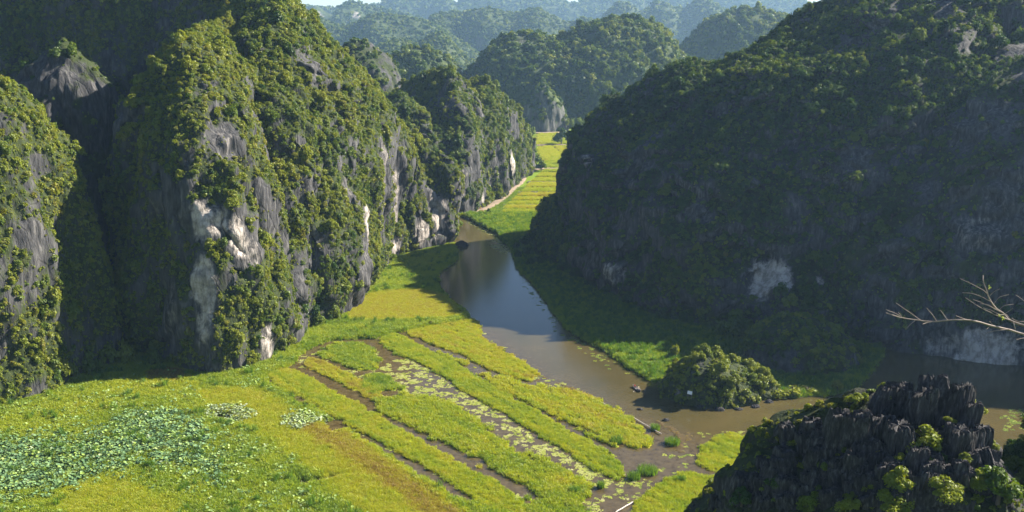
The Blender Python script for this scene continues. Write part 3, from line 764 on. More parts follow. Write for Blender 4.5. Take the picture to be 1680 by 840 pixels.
MEADOW = poly([(-160, 880), (-160, 660), (0, 630), (100, 600), (200, 575), (430, 555), (500, 525), (560, 490), (610, 435), (650, 400), (700, 388), (735, 394), (750, 408), (747, 430), (724, 446), (720, 470), (742, 495), (770, 522),
               (700, 537), (650, 547), (610, 556), (545, 560), (500, 578), (475, 602), (450, 610), (442, 628), (530, 680), (632, 746), (735, 812), (810, 872)])
A = land('meadow', 'marshy left meadow of grass, lotus and ripening rice', MEADOW, h=0.55, res=0.9, edge=0.7, tint=0.50, seed=1, holes=(H1, H2, H3, H4), fn=meadow_fn)
lot = lambda c: np.maximum(zone(c, Z_LOTUS, 7, 406), zone(c, Z_LOT2, 2.5, 430))
gold = lambda c: np.maximum.reduce([zone(c, Z_F1, .6, 402), zone(c, Z_GOLD, 2, 403), zone(c, Z_BROWN, 2, 404), zone(c, Z_GOLD2, 3, 405)])
c3 = lambda c: np.concatenate([c[:, :2], np.zeros((len(c), 1))], 1)
plants(A, 'ripe golden rice standing on the left meadow', 4.2, RICE, (0.8, 1.15), seed=2, mask=gold)
plants(A, 'green grass and weeds of the left meadow', 3.4, GRASS, (0.6, 1.5), seed=3, name='grass', mask=lambda c: (1 - gold(c)) * (1 - .8 * lot(c)))
plants(A, 'blue green lotus leaves massed at the lower left', 2.0, LOTUS, (0.8, 1.25), seed=4, name='lotus_leaves', mask=lambda c: lot(c) * (0.35 + 0.65 * sstep(-.35, .1, fbm(c3(c) / 5., 441, 2))), tint=0.32, tj=0.26)
plants(A, 'yellow green lotus leaves mixed into the meadow grass', 0.6, LOTUS, (0.7, 1.1), seed=5, name='lotus_leaves', mask=lambda c: (1 - gold(c)) * sstep(120, 40, c[:, 0] * 0 + np.abs(c[:, 1] - 235) + 40) * sstep(0.0, .5, fbm(c3(c) / 9., 442, 2) + .25) * (c[:, 0] < -30), tint=0.62, tj=0.12)
plants(A, 'pale lotus leaves round the two small ponds in the golden rice', 2.0, LOTUS, (0.8, 1.1), seed=6, name='lotus_leaves', mask=lambda c: np.maximum(zone(c, Z_PALE1, 1.5, 450), zone(c, Z_PALE2, 1.5, 451)), tint=0.88, tj=0.1, zmin=-.2)
plants(A, 'tall green reeds along the wet edge of the meadow', 0.25, REED, (0.8, 1.3), seed=7, name='reeds', tint=0.22, mask=lambda c: (1 - gold(c)) * sstep(.1, .6, fbm(c3(c) / 8., 443, 2)))
plants(A, 'low green bushes scattered through the meadow', 0.09, ('shrub0', 'shrub1', 'shrub2'), (0.3, 1.0), seed=8, name='weeds', tint=0.72, tj=.12, mask=lambda c: (1 - gold(c)) * sstep(.0, .5, fbm(c3(c) / 10., 444, 2)))

# ---- strips of rice standing in the water
STRIPS = [
 ('long straight rice strip beside the wide lily channel', [(620, 562), (648, 547), (700, 572), (760, 603), (880, 675), (1000, 743), (1024, 775), (1002, 788), (900, 727), (800, 665), (700, 605)], .50, .75, 0.5),
 ('broad yellow rice block next to the river shore', [(668, 547), (700, 533), (776, 525), (800, 558), (850, 588), (886, 614), (862, 626), (800, 606), (742, 578)], .64, .7, 0.9),
 ('yellow rice block with a ragged tip pointing at the moored pole', [(745, 582), (800, 608), (866, 628), (935, 640), (1000, 660), (1060, 705), (1073, 732), (1040, 742), (985, 722), (930, 700), (870, 668), (800, 630)], .62, .6, 1.3),
 ('long rice strip crossing the lower middle of the photo', [(440, 622), (470, 603), (560, 648), (660, 705), (780, 775), (885, 838), (900, 870), (830, 860), (750, 802), (660, 748), (540, 682)], .56, .75, 0.6),
 ('wide tufted rice block between two brown channels', [(600, 662), (640, 646), (720, 652), (790, 688), (850, 732), (935, 768), (985, 802), (962, 832), (920, 838), (840, 792), (760, 747), (680, 707), (622, 680)], .50, .7, 1.4),
 ('narrow golden rice strip in the upper brown pond', [(498, 600), (515, 588), (572, 612), (630, 652), (612, 658), (552, 628)], .70, .55, 0.7),
 ('small green rice islet above the narrow golden strip', [(518, 582), (555, 560), (606, 568), (628, 598), (604, 610), (560, 602)], .40, .5, 1.6),
 ('green weedy strip between the pond and the wide rice block', [(600, 612), (640, 618), (668, 640), (640, 646), (600, 650), (585, 630)], .42, .4, 1.8),
 ('thin weedy strip between the two yellow rice blocks', [(700, 574), (745, 586), (820, 640), (900, 690), (960, 725), (1010, 742), (1000, 748), (900, 690), (800, 632), (740, 597)], .52, .4, 1.2),
 ('squarish bright rice plot above the dark crag', [(1138, 755), (1185, 713), (1240, 717), (1300, 722), (1290, 770), (1235, 800), (1190, 783)], .54, .8, 0.5),
 ('bright rice plot at the bottom edge beside the dark crag', [(1030, 850), (1050, 815), (1110, 778), (1175, 783), (1250, 800), (1280, 870), (1020, 880)], .52, .8, 0.5),
 ('weedy patch in the open water at the lower middle', [(880, 800), (940, 800), (975, 838), (950, 860), (860, 850)], .45, .35, 1.8),
]
for i, (lab, pts, t, h, e) in enumerate(STRIPS):
    L = land('rice_field', lab, poly(pts), h=h * 0.28, res=0.6, edge=e * 1.0 + .25, slope=.6, tint=t + .08, seed=30 + i, rough=.1, patch=2.8 if e > 1 else 1.0, pbias=.5 if e > 1 else .3)
    plants(L, 'leafy weeds dotted through the ' + lab, .10 if e < 1.2 else .22, ('shrub0', 'shrub1', 'shrub2'), (.22, .6), seed=260 + i, name='weeds', tint=.68, tj=.12, zmin=-.1, hs=(.7, 1.1), mask=lambda c: sstep(-.05, .5, fbm(c3(c) / 4.5, 680 + i, 2)))
    plants(L, 'weeds fringing the ' + lab, .8, GRASS, (.5, 1.1), seed=160 + i, name='weeds', tint=.34, tj=.14, zmin=-.1, mask=lambda c, L=L: sstep(1.0, .0, sdist(c[:, :2], smooth_poly(poly(pts)))) * sstep(-.1, .4, fbm(c3(c) / 3., 600 + i, 2)))
    plants(L, 'rice plants of the ' + lab, 4.6 if e < 1.2 else 3.6, RICE if e < 1.2 else GRASS, (0.55, 1.15) if e < 1.2 else (.6, 1.4), seed=60 + i, zmin=0.03, tj=.06, mask=lambda c: .55 + .45 * sstep(-.35, .15, fbm(np.stack([c[:, :2] @ ALONG / 7., c[:, :2] @ np.array([-ALONG[1], ALONG[0]]) / 1.5, 0 * c[:, 0]], 1), 650 + i, 2)))

# mud and rotting weed showing along the shallow shore
MUD = poly([(735, 492), (760, 505), (800, 550), (880, 600), (960, 640), (1040, 672), (1100, 690), (1150, 705), (1240, 705), (1340, 708), (1330, 718), (1280, 728), (1190, 712), (1140, 738), (1130, 760), (1090, 750), (1085, 715), (1030, 688), (950, 655), (870, 625), (800, 588), (750, 540)])
L = land('mud_bank', 'brown mud and rotting weed along the shallow shore', MUD, h=0.05, res=0.6, edge=1.2, slope=.5, tint=.9, mud=50, seed=50, patch=4.5, pbias=.8, rough=.02)
plants(L, 'brown rotting weed stranded on the shallow shore', 0.5, GRASS, (.4, .8), tint=.96, seed=51, name='weeds', zmin=0.03, hs=(.2, .4))
def lilies(label, pts, dens, seed, tint=.5, thr=0.0, wl=3.2):
    p = smooth_poly(poly(pts)); rs = np.random.RandomState(seed)
    lo, hi = p.min(0), p.max(0); n = int((hi - lo).prod() * dens * 1.7)
    q = lo + (hi - lo) * rs.rand(n, 2)
    q = q[(sdist(q, p) + 1.5 * fbm(c3(q) / 4., seed + 1, 2) > 0) & (fbm(c3(q) / wl, seed, 3) > thr)]; n = len(q)
    s = .38 + .5 * rs.rand(n)
    scatter('lily_pads', label, c3(q), np.stack([0 * s, 0 * s, rs.rand(n) * 6.28], 1), np.stack([s, s, s], 1), np.clip(tint + .18 * rs.normal(size=n), 0, 1), rs.randint(0, 3, n), LILY)
lilies('floating lily pads filling the wide channel', [(655, 588), (690, 600), (800, 665), (900, 728), (1000, 790), (985, 800), (930, 768), (850, 730), (790, 688), (720, 655), (650, 642), (610, 620)], 1.4, 201, .55, .0)
lilies('floating lily pads among the lower middle channels', [(900, 700), (1000, 745), (1030, 780), (1060, 790), (1000, 835), (930, 845), (880, 800), (960, 800)], .9, 202, .5, .12)
lilies('floating lily pads in the narrow lower channel', [(640, 700), (700, 735), (790, 785), (880, 830), (850, 845), (760, 800), (620, 730), (560, 690), (590, 690)], 1.2, 203, .45, .0)
lilies('pale floating pads at the mouth of the upper bay', [(800, 400), (815, 392), (850, 385), (870, 372), (835, 372), (800, 366), (780, 362), (770, 366), (830, 400), (845, 415), (820, 415)], .8, 204, .85, -.05, 10.)
lilies('floating lily pads off the yellow river shore', [(770, 520), (800, 550), (850, 590), (900, 620), (960, 640), (985, 655), (920, 640), (850, 612), (800, 580)], .9, 205, .5, .08)
lilies('scraps of weed floating in the brown shallows above the crag', [(1090, 735), (1130, 712), (1200, 706), (1300, 708), (1290, 722), (1190, 712), (1140, 750), (1130, 772), (1080, 790), (1030, 830), (1040, 800)], .5, 209, .35, .22)
lilies('floating pads in the brown upper pond', [(560, 570), (610, 565), (640, 610), (660, 650), (620, 660), (560, 620), (480, 600), (450, 590)], .6, 206, .55, .1)
lilies('floating weed tinted dark to stand for shade on the water at the right edge', [(1640, 690), (1660, 672), (1720, 670), (1720, 720), (1660, 715)], .8, 207, .02, .0)  # pad tint lowered so that their colour carries the shade

# ---- right bank, valley floor beyond the bay
RB = poly([(832, 395), (838, 410), (850, 442), (878, 470), (902, 505), (932, 542), (985, 573), (1030, 603), (1075, 628), (1110, 606), (1200, 602), (1285, 650), (1330, 651), (1385, 645), (1425, 615), (1440, 560), (1300, 500), (1100, 480), (1000, 420), (900, 370)])
B = land('river_bank', 'grassy right bank lying in the shade of the mountain', RB, h=0.6, res=0.9, edge=0.8, tint=0.42, seed=70)
plants(B, 'green grass on the shaded right bank', 2.2, GRASS, (.8, 1.6), seed=71, name='grass')
plants(B, 'reeds on the shaded right bank', .3, REED, (.7, 1.2), seed=72, name='reeds', tint=.2)
lilies('floating weed along the shaded right bank', [(850, 445), (880, 480), (905, 512), (935, 548), (985, 580), (1030, 608), (1020, 612), (975, 590), (925, 556), (890, 515), (865, 480)], .5, 208, .2, .1)
NB = np.concatenate([poly([(560, 352), (735, 357), (765, 357), (790, 372), (815, 385), (832, 405), (880, 400)]), [[60, 480], [140, 520], [140, 640], [-120, 640], [-120, 545]]])
Nn = land('valley_floor', 'green bank where the bay ends below the rice terraces', NB, h=.5, res=1.2, edge=1.0, tint=.36, seed=73, smooth=False)
PTS1 = [(735, 356.5), (762, 353), (778, 350), (796, 344), (812, 335), (830, 322), (840, 312), (852, 300), (857, 293)]
pth = catmull(poly(PTS1), 60, False)
offpath = lambda c: (np.min(np.hypot(c[:, :1] - pth[None, :, 0], c[:, 1:2] - pth[None, :, 1]), 1) > 3.4) * 1.0
plants(Nn, 'lotus and tall grass at the end of the bay', 1.6, REED, (.8, 1.5), seed=74, name='reeds', tint=.30, tj=.15, mask=lambda c: (c[:, 1] < 545) * offpath(c))
plants(Nn, 'lotus leaves at the end of the bay', .5, LOTUS, (1., 1.5), seed=75, name='lotus_leaves', tint=.3, tj=.2, mask=lambda c: (c[:, 1] < 540) * offpath(c))
plants(Nn, 'grass beside the dirt path', 1.0, GRASS, (.8, 1.6), seed=76, name='grass', mask=lambda c: (c[:, 1] > 540) * (c[:, 0] < 10) * offpath(c))
v = [(-4000, 620, .32), (4000, 620, .32), (4000, 6000, .32), (-4000, 6000, .32)]
fm = mesh_from('far_plain', v, [(0, 1, 2, 3)], M_LAND); set_attr(fm, 'tint', np.full(4, .42, np.float32)); set_attr(fm, 'mud', np.zeros(4, np.float32))
tag(link('far_plain', fm), 'green plain stretching away beneath the far hills', None, None, 'structure')
rows = [366, 357, 351, 345, 338, 331, 324, 317, 309, 300, 292, 284, 278]
tints = [.74, .80, .62, .78, .64, .72, .80, .62, .74, .66, .72, .60]
lefts = [788, 806, 812, 816, 822, 830, 838, 846, 854, 862, 872, 880, 888]
for i in range(len(rows) - 1):
    y0, y1 = G(800, rows[i])[1], G(800, rows[i + 1])[1]
    x0, x1 = G(lefts[i], rows[i])[0] + 3, G(lefts[i + 1], rows[i + 1])[0] + 3
    pts = np.array([(x0, y0), (70 + i * 3, y0), (75 + i * 3, y1 - 2.2 - .3 * i), (x1, y1 - 2.2 - .3 * i)])
    L = land('rice_field', 'terraced rice strip beyond the bay, ' + ['first', 'second', 'third', 'fourth', 'fifth', 'sixth', 'seventh', 'eighth', 'ninth', 'tenth', 'eleventh', 'twelfth'][i] + ' from the water', pts, h=.75, res=1.1, edge=.35, slope=1.0, tint=tints[i], seed=80 + i, smooth=False, z0=.35, mud=.9)
    plants(L, 'rice plants of the ' + L['obj']['label'], 1.2, RICE, (1., 1.5), seed=95 + i, tj=.05)
farf = [([(884, 276), (905, 258), (940, 262), (935, 278)], .55), ([(885, 262), (882, 243), (905, 241), (925, 258), (912, 272)], .70), ([(907, 241), (921, 241), (945, 262), (930, 262)], .76), ([(923, 241), (948, 240), (965, 262), (948, 262)], .66), ([(878, 238), (880, 221), (918, 220), (920, 238)], .68), ([(922, 238), (920, 220), (960, 218), (965, 238)], .60)]
for i, (pp, t) in enumerate(farf):
    L = land('rice_field', 'far yellow rice plot, ' + ['nearest the dark bushes', 'left of the pale dike', 'middle of three', 'against the shaded mountain', 'left of the lone tree', 'right of the lone tree'][i], poly(pp), h=.7, res=2.0, edge=.8, slope=.8, tint=t, seed=120 + i, smooth=False, z0=.35, mud=1.0)
    plants(L, 'rice plants of the ' + L['obj']['label'], .35, RICE, (1.6, 2.2), seed=130 + i)
L = land('rice_field', 'tiny sunlit field far behind the round dome', poly([(618, 113), (660, 113), (652, 104), (628, 104)]), h=.8, res=9., edge=2, slope=1, tint=.8, seed=140, smooth=False, z0=.4, mud=0)
M_DIRT = plain('dirt', (0.21, 0.155, 0.105), .95, .3, .4)
def path(name, label, pts, w, z):
    c = catmull(np.array([G(x, y) for x, y in pts]), 60, False); t = np.gradient(c, axis=0); t /= np.linalg.norm(t, axis=1)[:, None]; nn_ = np.stack([-t[:, 1], t[:, 0]], 1)
    wv = (w * (1 + .25 * noise(np.stack([np.arange(60) * .23] * 3, 1), 7)))[:, None]
    V = np.concatenate([np.concatenate([c + nn_ * wv * k, np.full((60, 1), z + dz)], 1) for k, dz in ((-1.3, -.35), (-1, 0), (0, .05), (1, 0), (1.3, -.35))])
    Fa = [(r * 60 + i, r * 60 + i + 1, (r + 1) * 60 + i + 1, (r + 1) * 60 + i) for r in range(4) for i in range(59)]
    tag(link(name, mesh_from(name, V, Fa, M_DIRT, True)), label, None, None, 'structure')
path('path', 'pale dirt path running along the foot of the hill', [(762, 353), (778, 350), (796, 344), (812, 335), (830, 322), (840, 312), (852, 300), (857, 293)], 2.4, .8)
path('path', 'dirt landing strip at the water edge of the bay', [(735, 356.5), (748, 355.5), (765, 353.5), (785, 352)], 1.5, .62)
path('road', 'pale road on a dike at the foot of the far pinnacle', [(872, 219.5), (900, 219), (930, 218), (970, 215)], 2.6, 1.3)
path('path', 'thin dike path under the lone tree', [(880, 240), (910, 239.5), (940, 239.5), (970, 240)], 1.6, 1.25)
path('path', 'brown bank with dry brush below the far end of the hill', [(866, 283), (880, 280), (896, 278.5), (935, 279)], 1.6, 1.3)
M_DITCH = plain('wet_soil', (0.065, 0.062, 0.026), .9, .3, .4)
M_DIRT, dirt_ = M_DITCH, M_DIRT
for i in (2, 4, 7, 9):
    path('dike', 'narrow dark dike between two of the far rice strips, ' + {2: 'first', 4: 'second', 7: 'third', 9: 'fourth'}[i] + ' from the water', [(lefts[i] + 4, rows[i] + .2), (880, rows[i] + .2), (900, rows[i] + .2), (960, rows[i] + .2)], 1.3 + .1 * i, 1.0)
M_DIRT = dirt_
# ------------------------------------------------------------------ vegetation of the hills
hl = HILLS
RS, RT = (0.4, 1.55), (1.3, 3.0)
K = {k: v for k, v in hl.items()}
def H_(s): 
    return next((v, k) for k, v in HILLS.items() if s in k)
low = lambda c, nm, b: 0.25 + 0.75 * sstep(0.1, 0.6, nm[:, 2]) + 3.0 * sstep(0.18, 0.02, b)
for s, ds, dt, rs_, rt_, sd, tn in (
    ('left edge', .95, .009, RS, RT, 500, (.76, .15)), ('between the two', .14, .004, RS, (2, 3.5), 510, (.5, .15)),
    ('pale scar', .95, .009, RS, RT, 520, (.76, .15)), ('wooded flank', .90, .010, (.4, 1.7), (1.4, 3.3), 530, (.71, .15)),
    ('dirt path', .60, .010, (.5, 2.0), (1.7, 3.8), 540, (.56, .14)), ('shaded mountain', .85, .006, (.4, 1.8), (1.5, 3.6), 550, (.38, .15)),  # right mountain's foliage tinted darker, putting some of its shade into the colour
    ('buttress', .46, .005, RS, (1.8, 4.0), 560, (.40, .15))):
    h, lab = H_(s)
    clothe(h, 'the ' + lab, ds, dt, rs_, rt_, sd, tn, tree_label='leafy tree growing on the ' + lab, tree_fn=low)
for s, ds, rs_, sd in (('skyline', .06, (1.6, 4.), 600), ('round dark dome', .045, (2.4, 6.), 605), ('broad wooded', .05, (2.4, 6.), 610), ('far end of the rice', .06, (1.8, 4.), 615), ('rising behind', .03, (3., 7.), 620)):
    h, lab = H_(s)
    clothe(h, 'the ' + lab, ds, 0, rs_, (0, 0), sd, (.5, .15), keys_s=('shrub0', 'shrub1', 'shrub2'))
for s, ds, rs_, sd in (('low green ridge', .03, (2.6, 5.5), 630), ('rounded shoulder', .018, (3., 7.), 635), ('three topped', .018, (3., 7.), 640), ('hazy ridge above', .012, (4., 9.), 645)):
    h, lab = H_(s)
    clothe(h, 'the ' + lab, ds, 0, rs_, (0, 0), sd, (.5, .15), keys_s=('far0',))
h, lab = H_('talus'); clothe(h, 'the ' + lab, .6, .012, (.6, 2.4), (2, 3.8), 690, (.38, .14))
h, lab = H_('faint blue range'); clothe(h, 'the ' + lab, .004, 0, (6., 14.), (0, 0), 646, (.5, .15), keys_s=('far0',))
h, lab = H_('quarried pale face'); clothe(h, 'the ' + lab, .008, 0, (5., 11.), (0, 0), 647, (.5, .15), keys_s=('far0',))
h, lab = H_('knoll'); clothe(h, 'the ' + lab, .45, 0, (.7, 1.8), (0, 0), 650, (.55, .15))
h, lab = H_('rocky river islet'); clothe(h, 'the ' + lab, .8, 0, (.4, 1.3), (0, 0), 660, (.72, .13))
# ------------------------------------------------------------------ single trees and bushes
def on_hill(s, px, py):
    h, _ = H_(s)
    x, y, d = project(h['P']); k = 4.0
    while True:
        w = np.where(np.hypot(x - px, y - py) < k)[0]
        if len(w): break
        k *= 1.6
    return h['P'][w[np.argmin(d[w])]]

rt = random.Random(77)
def tree(name, label, cat, loc, r, tint, crown, group=None, tall=1.0, trunk_h=0.55, wide=1.0):
    t = empty(name, loc, rt.uniform(0, 6.28)); tag(t, label, cat, group)
    tk = link('trunk', trunks[rt.randrange(4)], t); tk.scale = (r, r, r * (trunk_h + .75 * tall))
    c = link('crown', crown, t); c.location = (0, 0, r * (trunk_h - 0.35)); c.scale = (r * wide, r * wide, r * tall)
    c['tint'] = float(tint)
    return t

# ------------------------------------------------------------------ the near crag
hill('crag', 'jagged dark limestone crag with bushes at the lower right', [(33, 106, 59.5), (36, 107, 62), (40, 107, 63.5), (44, 106, 63), (49, 105, 64.2), (52, 104, 61.5)],
     [(4, 112, 0), (8, 90, 0), (17, 70, .2), (26, 58, .45), (45, 54, .7), (66, 62, .95), (78, 85, 1), (76, 115, 1), (62, 140, .9), (40, 150, .5), (14, 140, .1)],
     steep=0.0, seed=15, mat=M_ROCK_DARK, veg=(0.08, 0.4), amp=(3.6, 3.0, 1.9, .35), wl=(15, 7, 2.6), res=.36)
hill('hillside', 'dark wooded slope at the lower right corner', [(57, 101, 53), (63, 103, 61), (76, 107, 68)],
     [(42, 102, 0), (48, 84, 0), (62, 72, .3), (84, 66, .8), (110, 80, 1), (115, 120, 1), (90, 150, .7), (62, 140, .2)], steep=.4, seed=16, mat=M_ROCK_DARK, veg=(.6, .2), amp=(3, 2, 1, .4), wl=(16, 7, 3), res=.7)
hill('cliff', 'rock ledge under the bare tree beside the viewpoint', [(11.0, 13, 100.2), (12.5, 13.2, 100.8), (14, 13.4, 101)], [(8.4, 13, 0), (10, 10.5, .3), (13.5, 10, .8), (17, 13, 1), (14, 17, .8), (10, 16, .2)],
     steep=.9, seed=17, mat=M_ROCK_DARK, veg=(-.1, .3), amp=(.5, .4, .3, .15), wl=(6, 3, 1.5), res=1.0)
h, lab = H_('dark wooded slope'); clothe(h, 'the ' + lab, .5, 0, (.9, 1.8), (0, 0), 670, (.35, .15), keys_s=('fine0', 'fine1', 'fine2'))
h, lab = H_('crag'); clothe(h, 'the ' + lab, 1.0, 0, (.2, .75), (0, 0), 680, (.76, .15), keys_s=('shrub0', 'shrub1', 'shrub2'))

def pinnacle_mesh(seed, nu=26, nv=16, pw=4, taper=.35, ff=7, fa=.20, ja=.28, jf=5, rings=(.66, .33)):
    rs = np.random.RandomState(seed)
    th = np.arange(nu) / nu * 2 * np.pi; b = np.linspace(0, 1, nv)
    T, B = np.meshgrid(th, b)
    ex, ey = 0.5 * rs.uniform(.8, 1.2), 0.5 * rs.uniform(.5, .9)
    sq = (np.abs(np.cos(T)) ** pw + np.abs(np.sin(T)) ** pw) ** (-1.0 / pw)
    rad = sq * (1 - taper * B ** 2.0)
    Pp = np.stack([np.cos(T) * ex * rad, np.sin(T) * ey * rad, B], -1).reshape(-1, 3)
    o = rs.rand(3) * 50
    fl = 1 - 2 * np.abs(noise(np.stack([Pp[:, 0] * ff, Pp[:, 1] * ff, Pp[:, 2] * .8], 1) + o, seed))
    k = 1 + fa * fl + .18 * noise(Pp * 2.2 + o, seed + 1)
    Pp[:, :2] *= k[:, None]
    jag = noise(np.stack([Pp[:, 0] * jf, Pp[:, 1] * jf, 0 * Pp[:, 0]], 1) + o, seed + 2)
    Pp[:, 2] *= 1 + ja * jag
    V = np.concatenate([Pp, [[0, 0, Pp[-nu:, 2].mean() * 1.02]]])
    idx = np.arange(nu * nv).reshape(nv, nu)
    Fa = np.stack([idx[:-1], np.roll(idx, -1, 1)[:-1], np.roll(idx, -1, 1)[1:], idx[1:]], -1).reshape(-1, 4).tolist()
    # jagged needle top: rings shrinking inwards
    top = idx[-1]; ring = Pp[top].copy(); start = len(V) - 1
    Vl = V.tolist(); prev = top.tolist()
    for s in rings:
        cen = ring.mean(0); q = cen + (ring - cen) * s
        q[:, 2] = ring[:, 2] * .5 + cen[2] * .5 + .16 * (1 - 2 * np.abs(noise(q * 6 + o, seed + 5)))
        cur = list(range(len(Vl), len(Vl) + nu)); Vl += q.tolist()
        Fa += [[prev[i], prev[(i + 1) % nu], cur[(i + 1) % nu], cur[i]] for i in range(nu)]
        prev = cur
    Vl[start][2] = float(np.mean([Vl[i][2] for i in prev]))
    me = bpy.data.meshes.new('rock_pinnacle')
    me.from_pydata(Vl, [], Fa + [[prev[i], prev[(i + 1) % nu], start] for i in range(nu)]); me.materials.append(M_ROCK_DARK); me.update()
    set_attr(me, 'veg', np.zeros(len(Vl), np.float32)); set_attr(me, 'white', np.zeros(len(Vl), np.float32))
    return me
pins = [pinnacle_mesh(700 + k) for k in range(8)]
blocks = [pinnacle_mesh(730 + k, 64, 16, 9, .10, 17, .08, .13, 11, (.92, .6)) for k in range(6)]
crag = H_('crag')[0]['obj']
rp = random.Random(3)
def pin(px, py, w, hgt, tilt=0.0, kind=pins, sink=.25, dw=None, name='rock_pinnacle'):
    p = on_hill('crag', px, py)
    o = link(name, kind[rp.randrange(len(kind))], crag)
    o.location = (p[0], p[1] + .3 * w, p[2] - sink * hgt); o.scale = (w, dw or w * rp.uniform(.7, 1.2), hgt * (1 + sink))
    o.rotation_euler = (rp.gauss(0, .10), tilt + rp.gauss(0, .08), rp.uniform(-.4, .4))
for px, py, w, hg, ti in ((1366, 738, 2.6, 4.6, -.03), (1394, 742, 2.6, 4.5, .03), (1418, 728, 2.0, 3.8, .1), (1436, 690, 2.7, 3.9, .22), (1462, 684, 2.8, 3.9, .2), (1482, 668, 2.0, 3.0, .1), (1512, 706, 2.8, 5.0, -.03), (1540, 704, 3.0, 5.4, .02), (1568, 700, 2.8, 4.9, .06), (1592, 712, 2.0, 3.6, .16),
                          (1446, 735, 2.6, 3.2, .1), (1478, 738, 2.6, 3.0, -.1), (1572, 740, 2.4, 2.8, .1), (1600, 752, 2.2, 2.6, .2), (1340, 765, 2.2, 2.6, -.2), (1400, 778, 2.4, 2.4, 0)):
    pin(px, py, w, hg * .84, ti, blocks, .35, name='rock_block')
for k in range(190):
    px = rp.uniform(1160, 1650); py = rp.uniform(715, 838)
    if py < 845 - (px - 1140) * .95 or (px > 1590 and py < 700 + (px - 1590) * 1.3): continue
    q = rp.uniform(.8, 2.3); pin(px, py, q, q * rp.uniform(.5, 1.05), rp.gauss(0, .22), blocks, .45, name='rock_block')
for k in range(90):
    px = rp.uniform(1200, 1650); py = rp.uniform(690, 838)
    if py < 845 - (px - 1140) * .95 or (px > 1590 and py < 690 + (px - 1590) * 1.3): continue
    q = rp.uniform(.3, .9); pin(px, py, q, q * rp.uniform(.8, 1.5), rp.gauss(0, .3))
for px, py, r, t, lab in ((1510, 735, 2.3, .74, 'largest rounded bush on the middle of the dark crag'), (1440, 655, 1.2, .78, 'bush wedged between the two top rock blocks of the crag'), (1575, 645, 1.3, .84, 'lime bush on the topmost right corner of the crag'), (1602, 690, 1.2, .82, 'bush hanging down the right edge of the crag'),
                          (1590, 668, 1.0, .84, 'small lime bush just under the top right corner of the crag'), (1395, 668, 1.1, .74, 'bush behind the left block of rock columns on the crag'), (1420, 745, 1.1, .97, 'dry yellowish bush below the left rock columns'), (1470, 800, 1.9, .74, 'bush low on the crag beneath the largest one'), (1455, 838, 1.9, .70, 'bush at the bottom edge under the middle of the crag'),
                          (1540, 812, 1.8, .76, 'feathery bush right of centre near the crag foot'), (1600, 800, 1.5, .70, 'bush on the lower right flank of the crag'), (1350, 770, 1.0, .55, 'small bush on the left shoulder of the crag'), (1330, 830, 1.5, .60, 'bush at the bottom left of the crag'), (1390, 838, 1.3, .74, 'bush on the bottom edge left of the middle'),
                          (1270, 790, 1.2, .35, 'dark bush on the left slope of the crag'), (1215, 822, 1.5, .28, 'dark bush at the left foot of the crag'), (1545, 700, .7, .8, 'small bush in front of the tall right columns'), (1575, 760, .9, .7, 'small bush among the right hand needles'), (1625, 735, .9, .75, 'bush near the right end of the crag'), (1560, 665, .5, .8, 'tiny bush at the foot of the highest rock block'), (1630, 815, 2.6, .45, 'broad dark bush between the crag and the corner')):
    p = on_hill('crag', px, py); tree('bush', lab, 'bush', (p[0], p[1] - .3 - (.9 if py < 720 else .3), p[2] + (1.2 if py < 720 else .3)), r * 1.05, t, fine[rt.randrange(3)], tall=rt.uniform(.8, 1.1), trunk_h=.3)
for k in range(26):
    px = rp.uniform(1230, 1640); py = rp.uniform(700, 836)
    if py < 850 - (px - 1160) * .9: continue
    p = on_hill('crag', px, py); tree('bush', 'small bush rooted in a crack on the face of the dark crag', 'bush', (p[0], p[1] - .2, p[2] - .25), rp.uniform(.45, 1.1), rp.uniform(.5, .85), fine[k % 3], 'small bushes in the cracks of the crag', tall=rp.uniform(.7, 1.1), trunk_h=.3)
TP = np.array([p for p, *_ in TREES]); TRr = np.array([t[1] for t in TREES])
tx, ty, td = project(TP + np.array([0, 0, 1.0]) * TRr[:, None] * .8)
inn = (tx > 4) & (tx < 1676) & (ty > 4) & (ty < 836)
zz = ZB[np.clip((ty / 4).astype(int), 0, 209), np.clip((tx / 4).astype(int), 0, 419)]
vis = inn & (td < zz + 7)
size = TRr / td * F_PX * vis
order = np.argsort(-size); single = set(order[:215].tolist())
REASON = {'left edge': 'the shrubby tower at the left edge', 'pale scar': 'the tall left tower with the pale scar', 'wooded flank': 'the long wooded flank above the river',
          'dirt path': 'the wooded hill behind the bay', 'shaded mountain': 'the great shaded mountain at the right', 'buttress': 'the shaded buttress above the dark water', 'between the two': 'the rocky pinnacle between the left towers'}
rest = {}
for k, (p, r, t, lab, hlab) in enumerate(TREES):
    if k in single and size[k] > 0:
        key = next(v for s, v in REASON.items() if s in hlab)
        q = rt.randrange(4)
        zone_ = 'low' if p[2] < 22 else ('high' if p[2] > 72 else 'midway')
        col = 'dark green' if t < .4 else ('mid green' if t < .58 else ('light green' if t < .72 else 'yellow green'))
        lab2 = ('broad ' if r > 3.2 else 'small ') + col + ' tree ' + zone_ + ' up ' + key
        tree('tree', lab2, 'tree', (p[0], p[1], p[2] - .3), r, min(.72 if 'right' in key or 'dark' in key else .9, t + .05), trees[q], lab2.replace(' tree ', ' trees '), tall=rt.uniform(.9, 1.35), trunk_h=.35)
    else:
        rest.setdefault(hlab, []).append((p, r, t))
rs9 = np.random.RandomState(9)
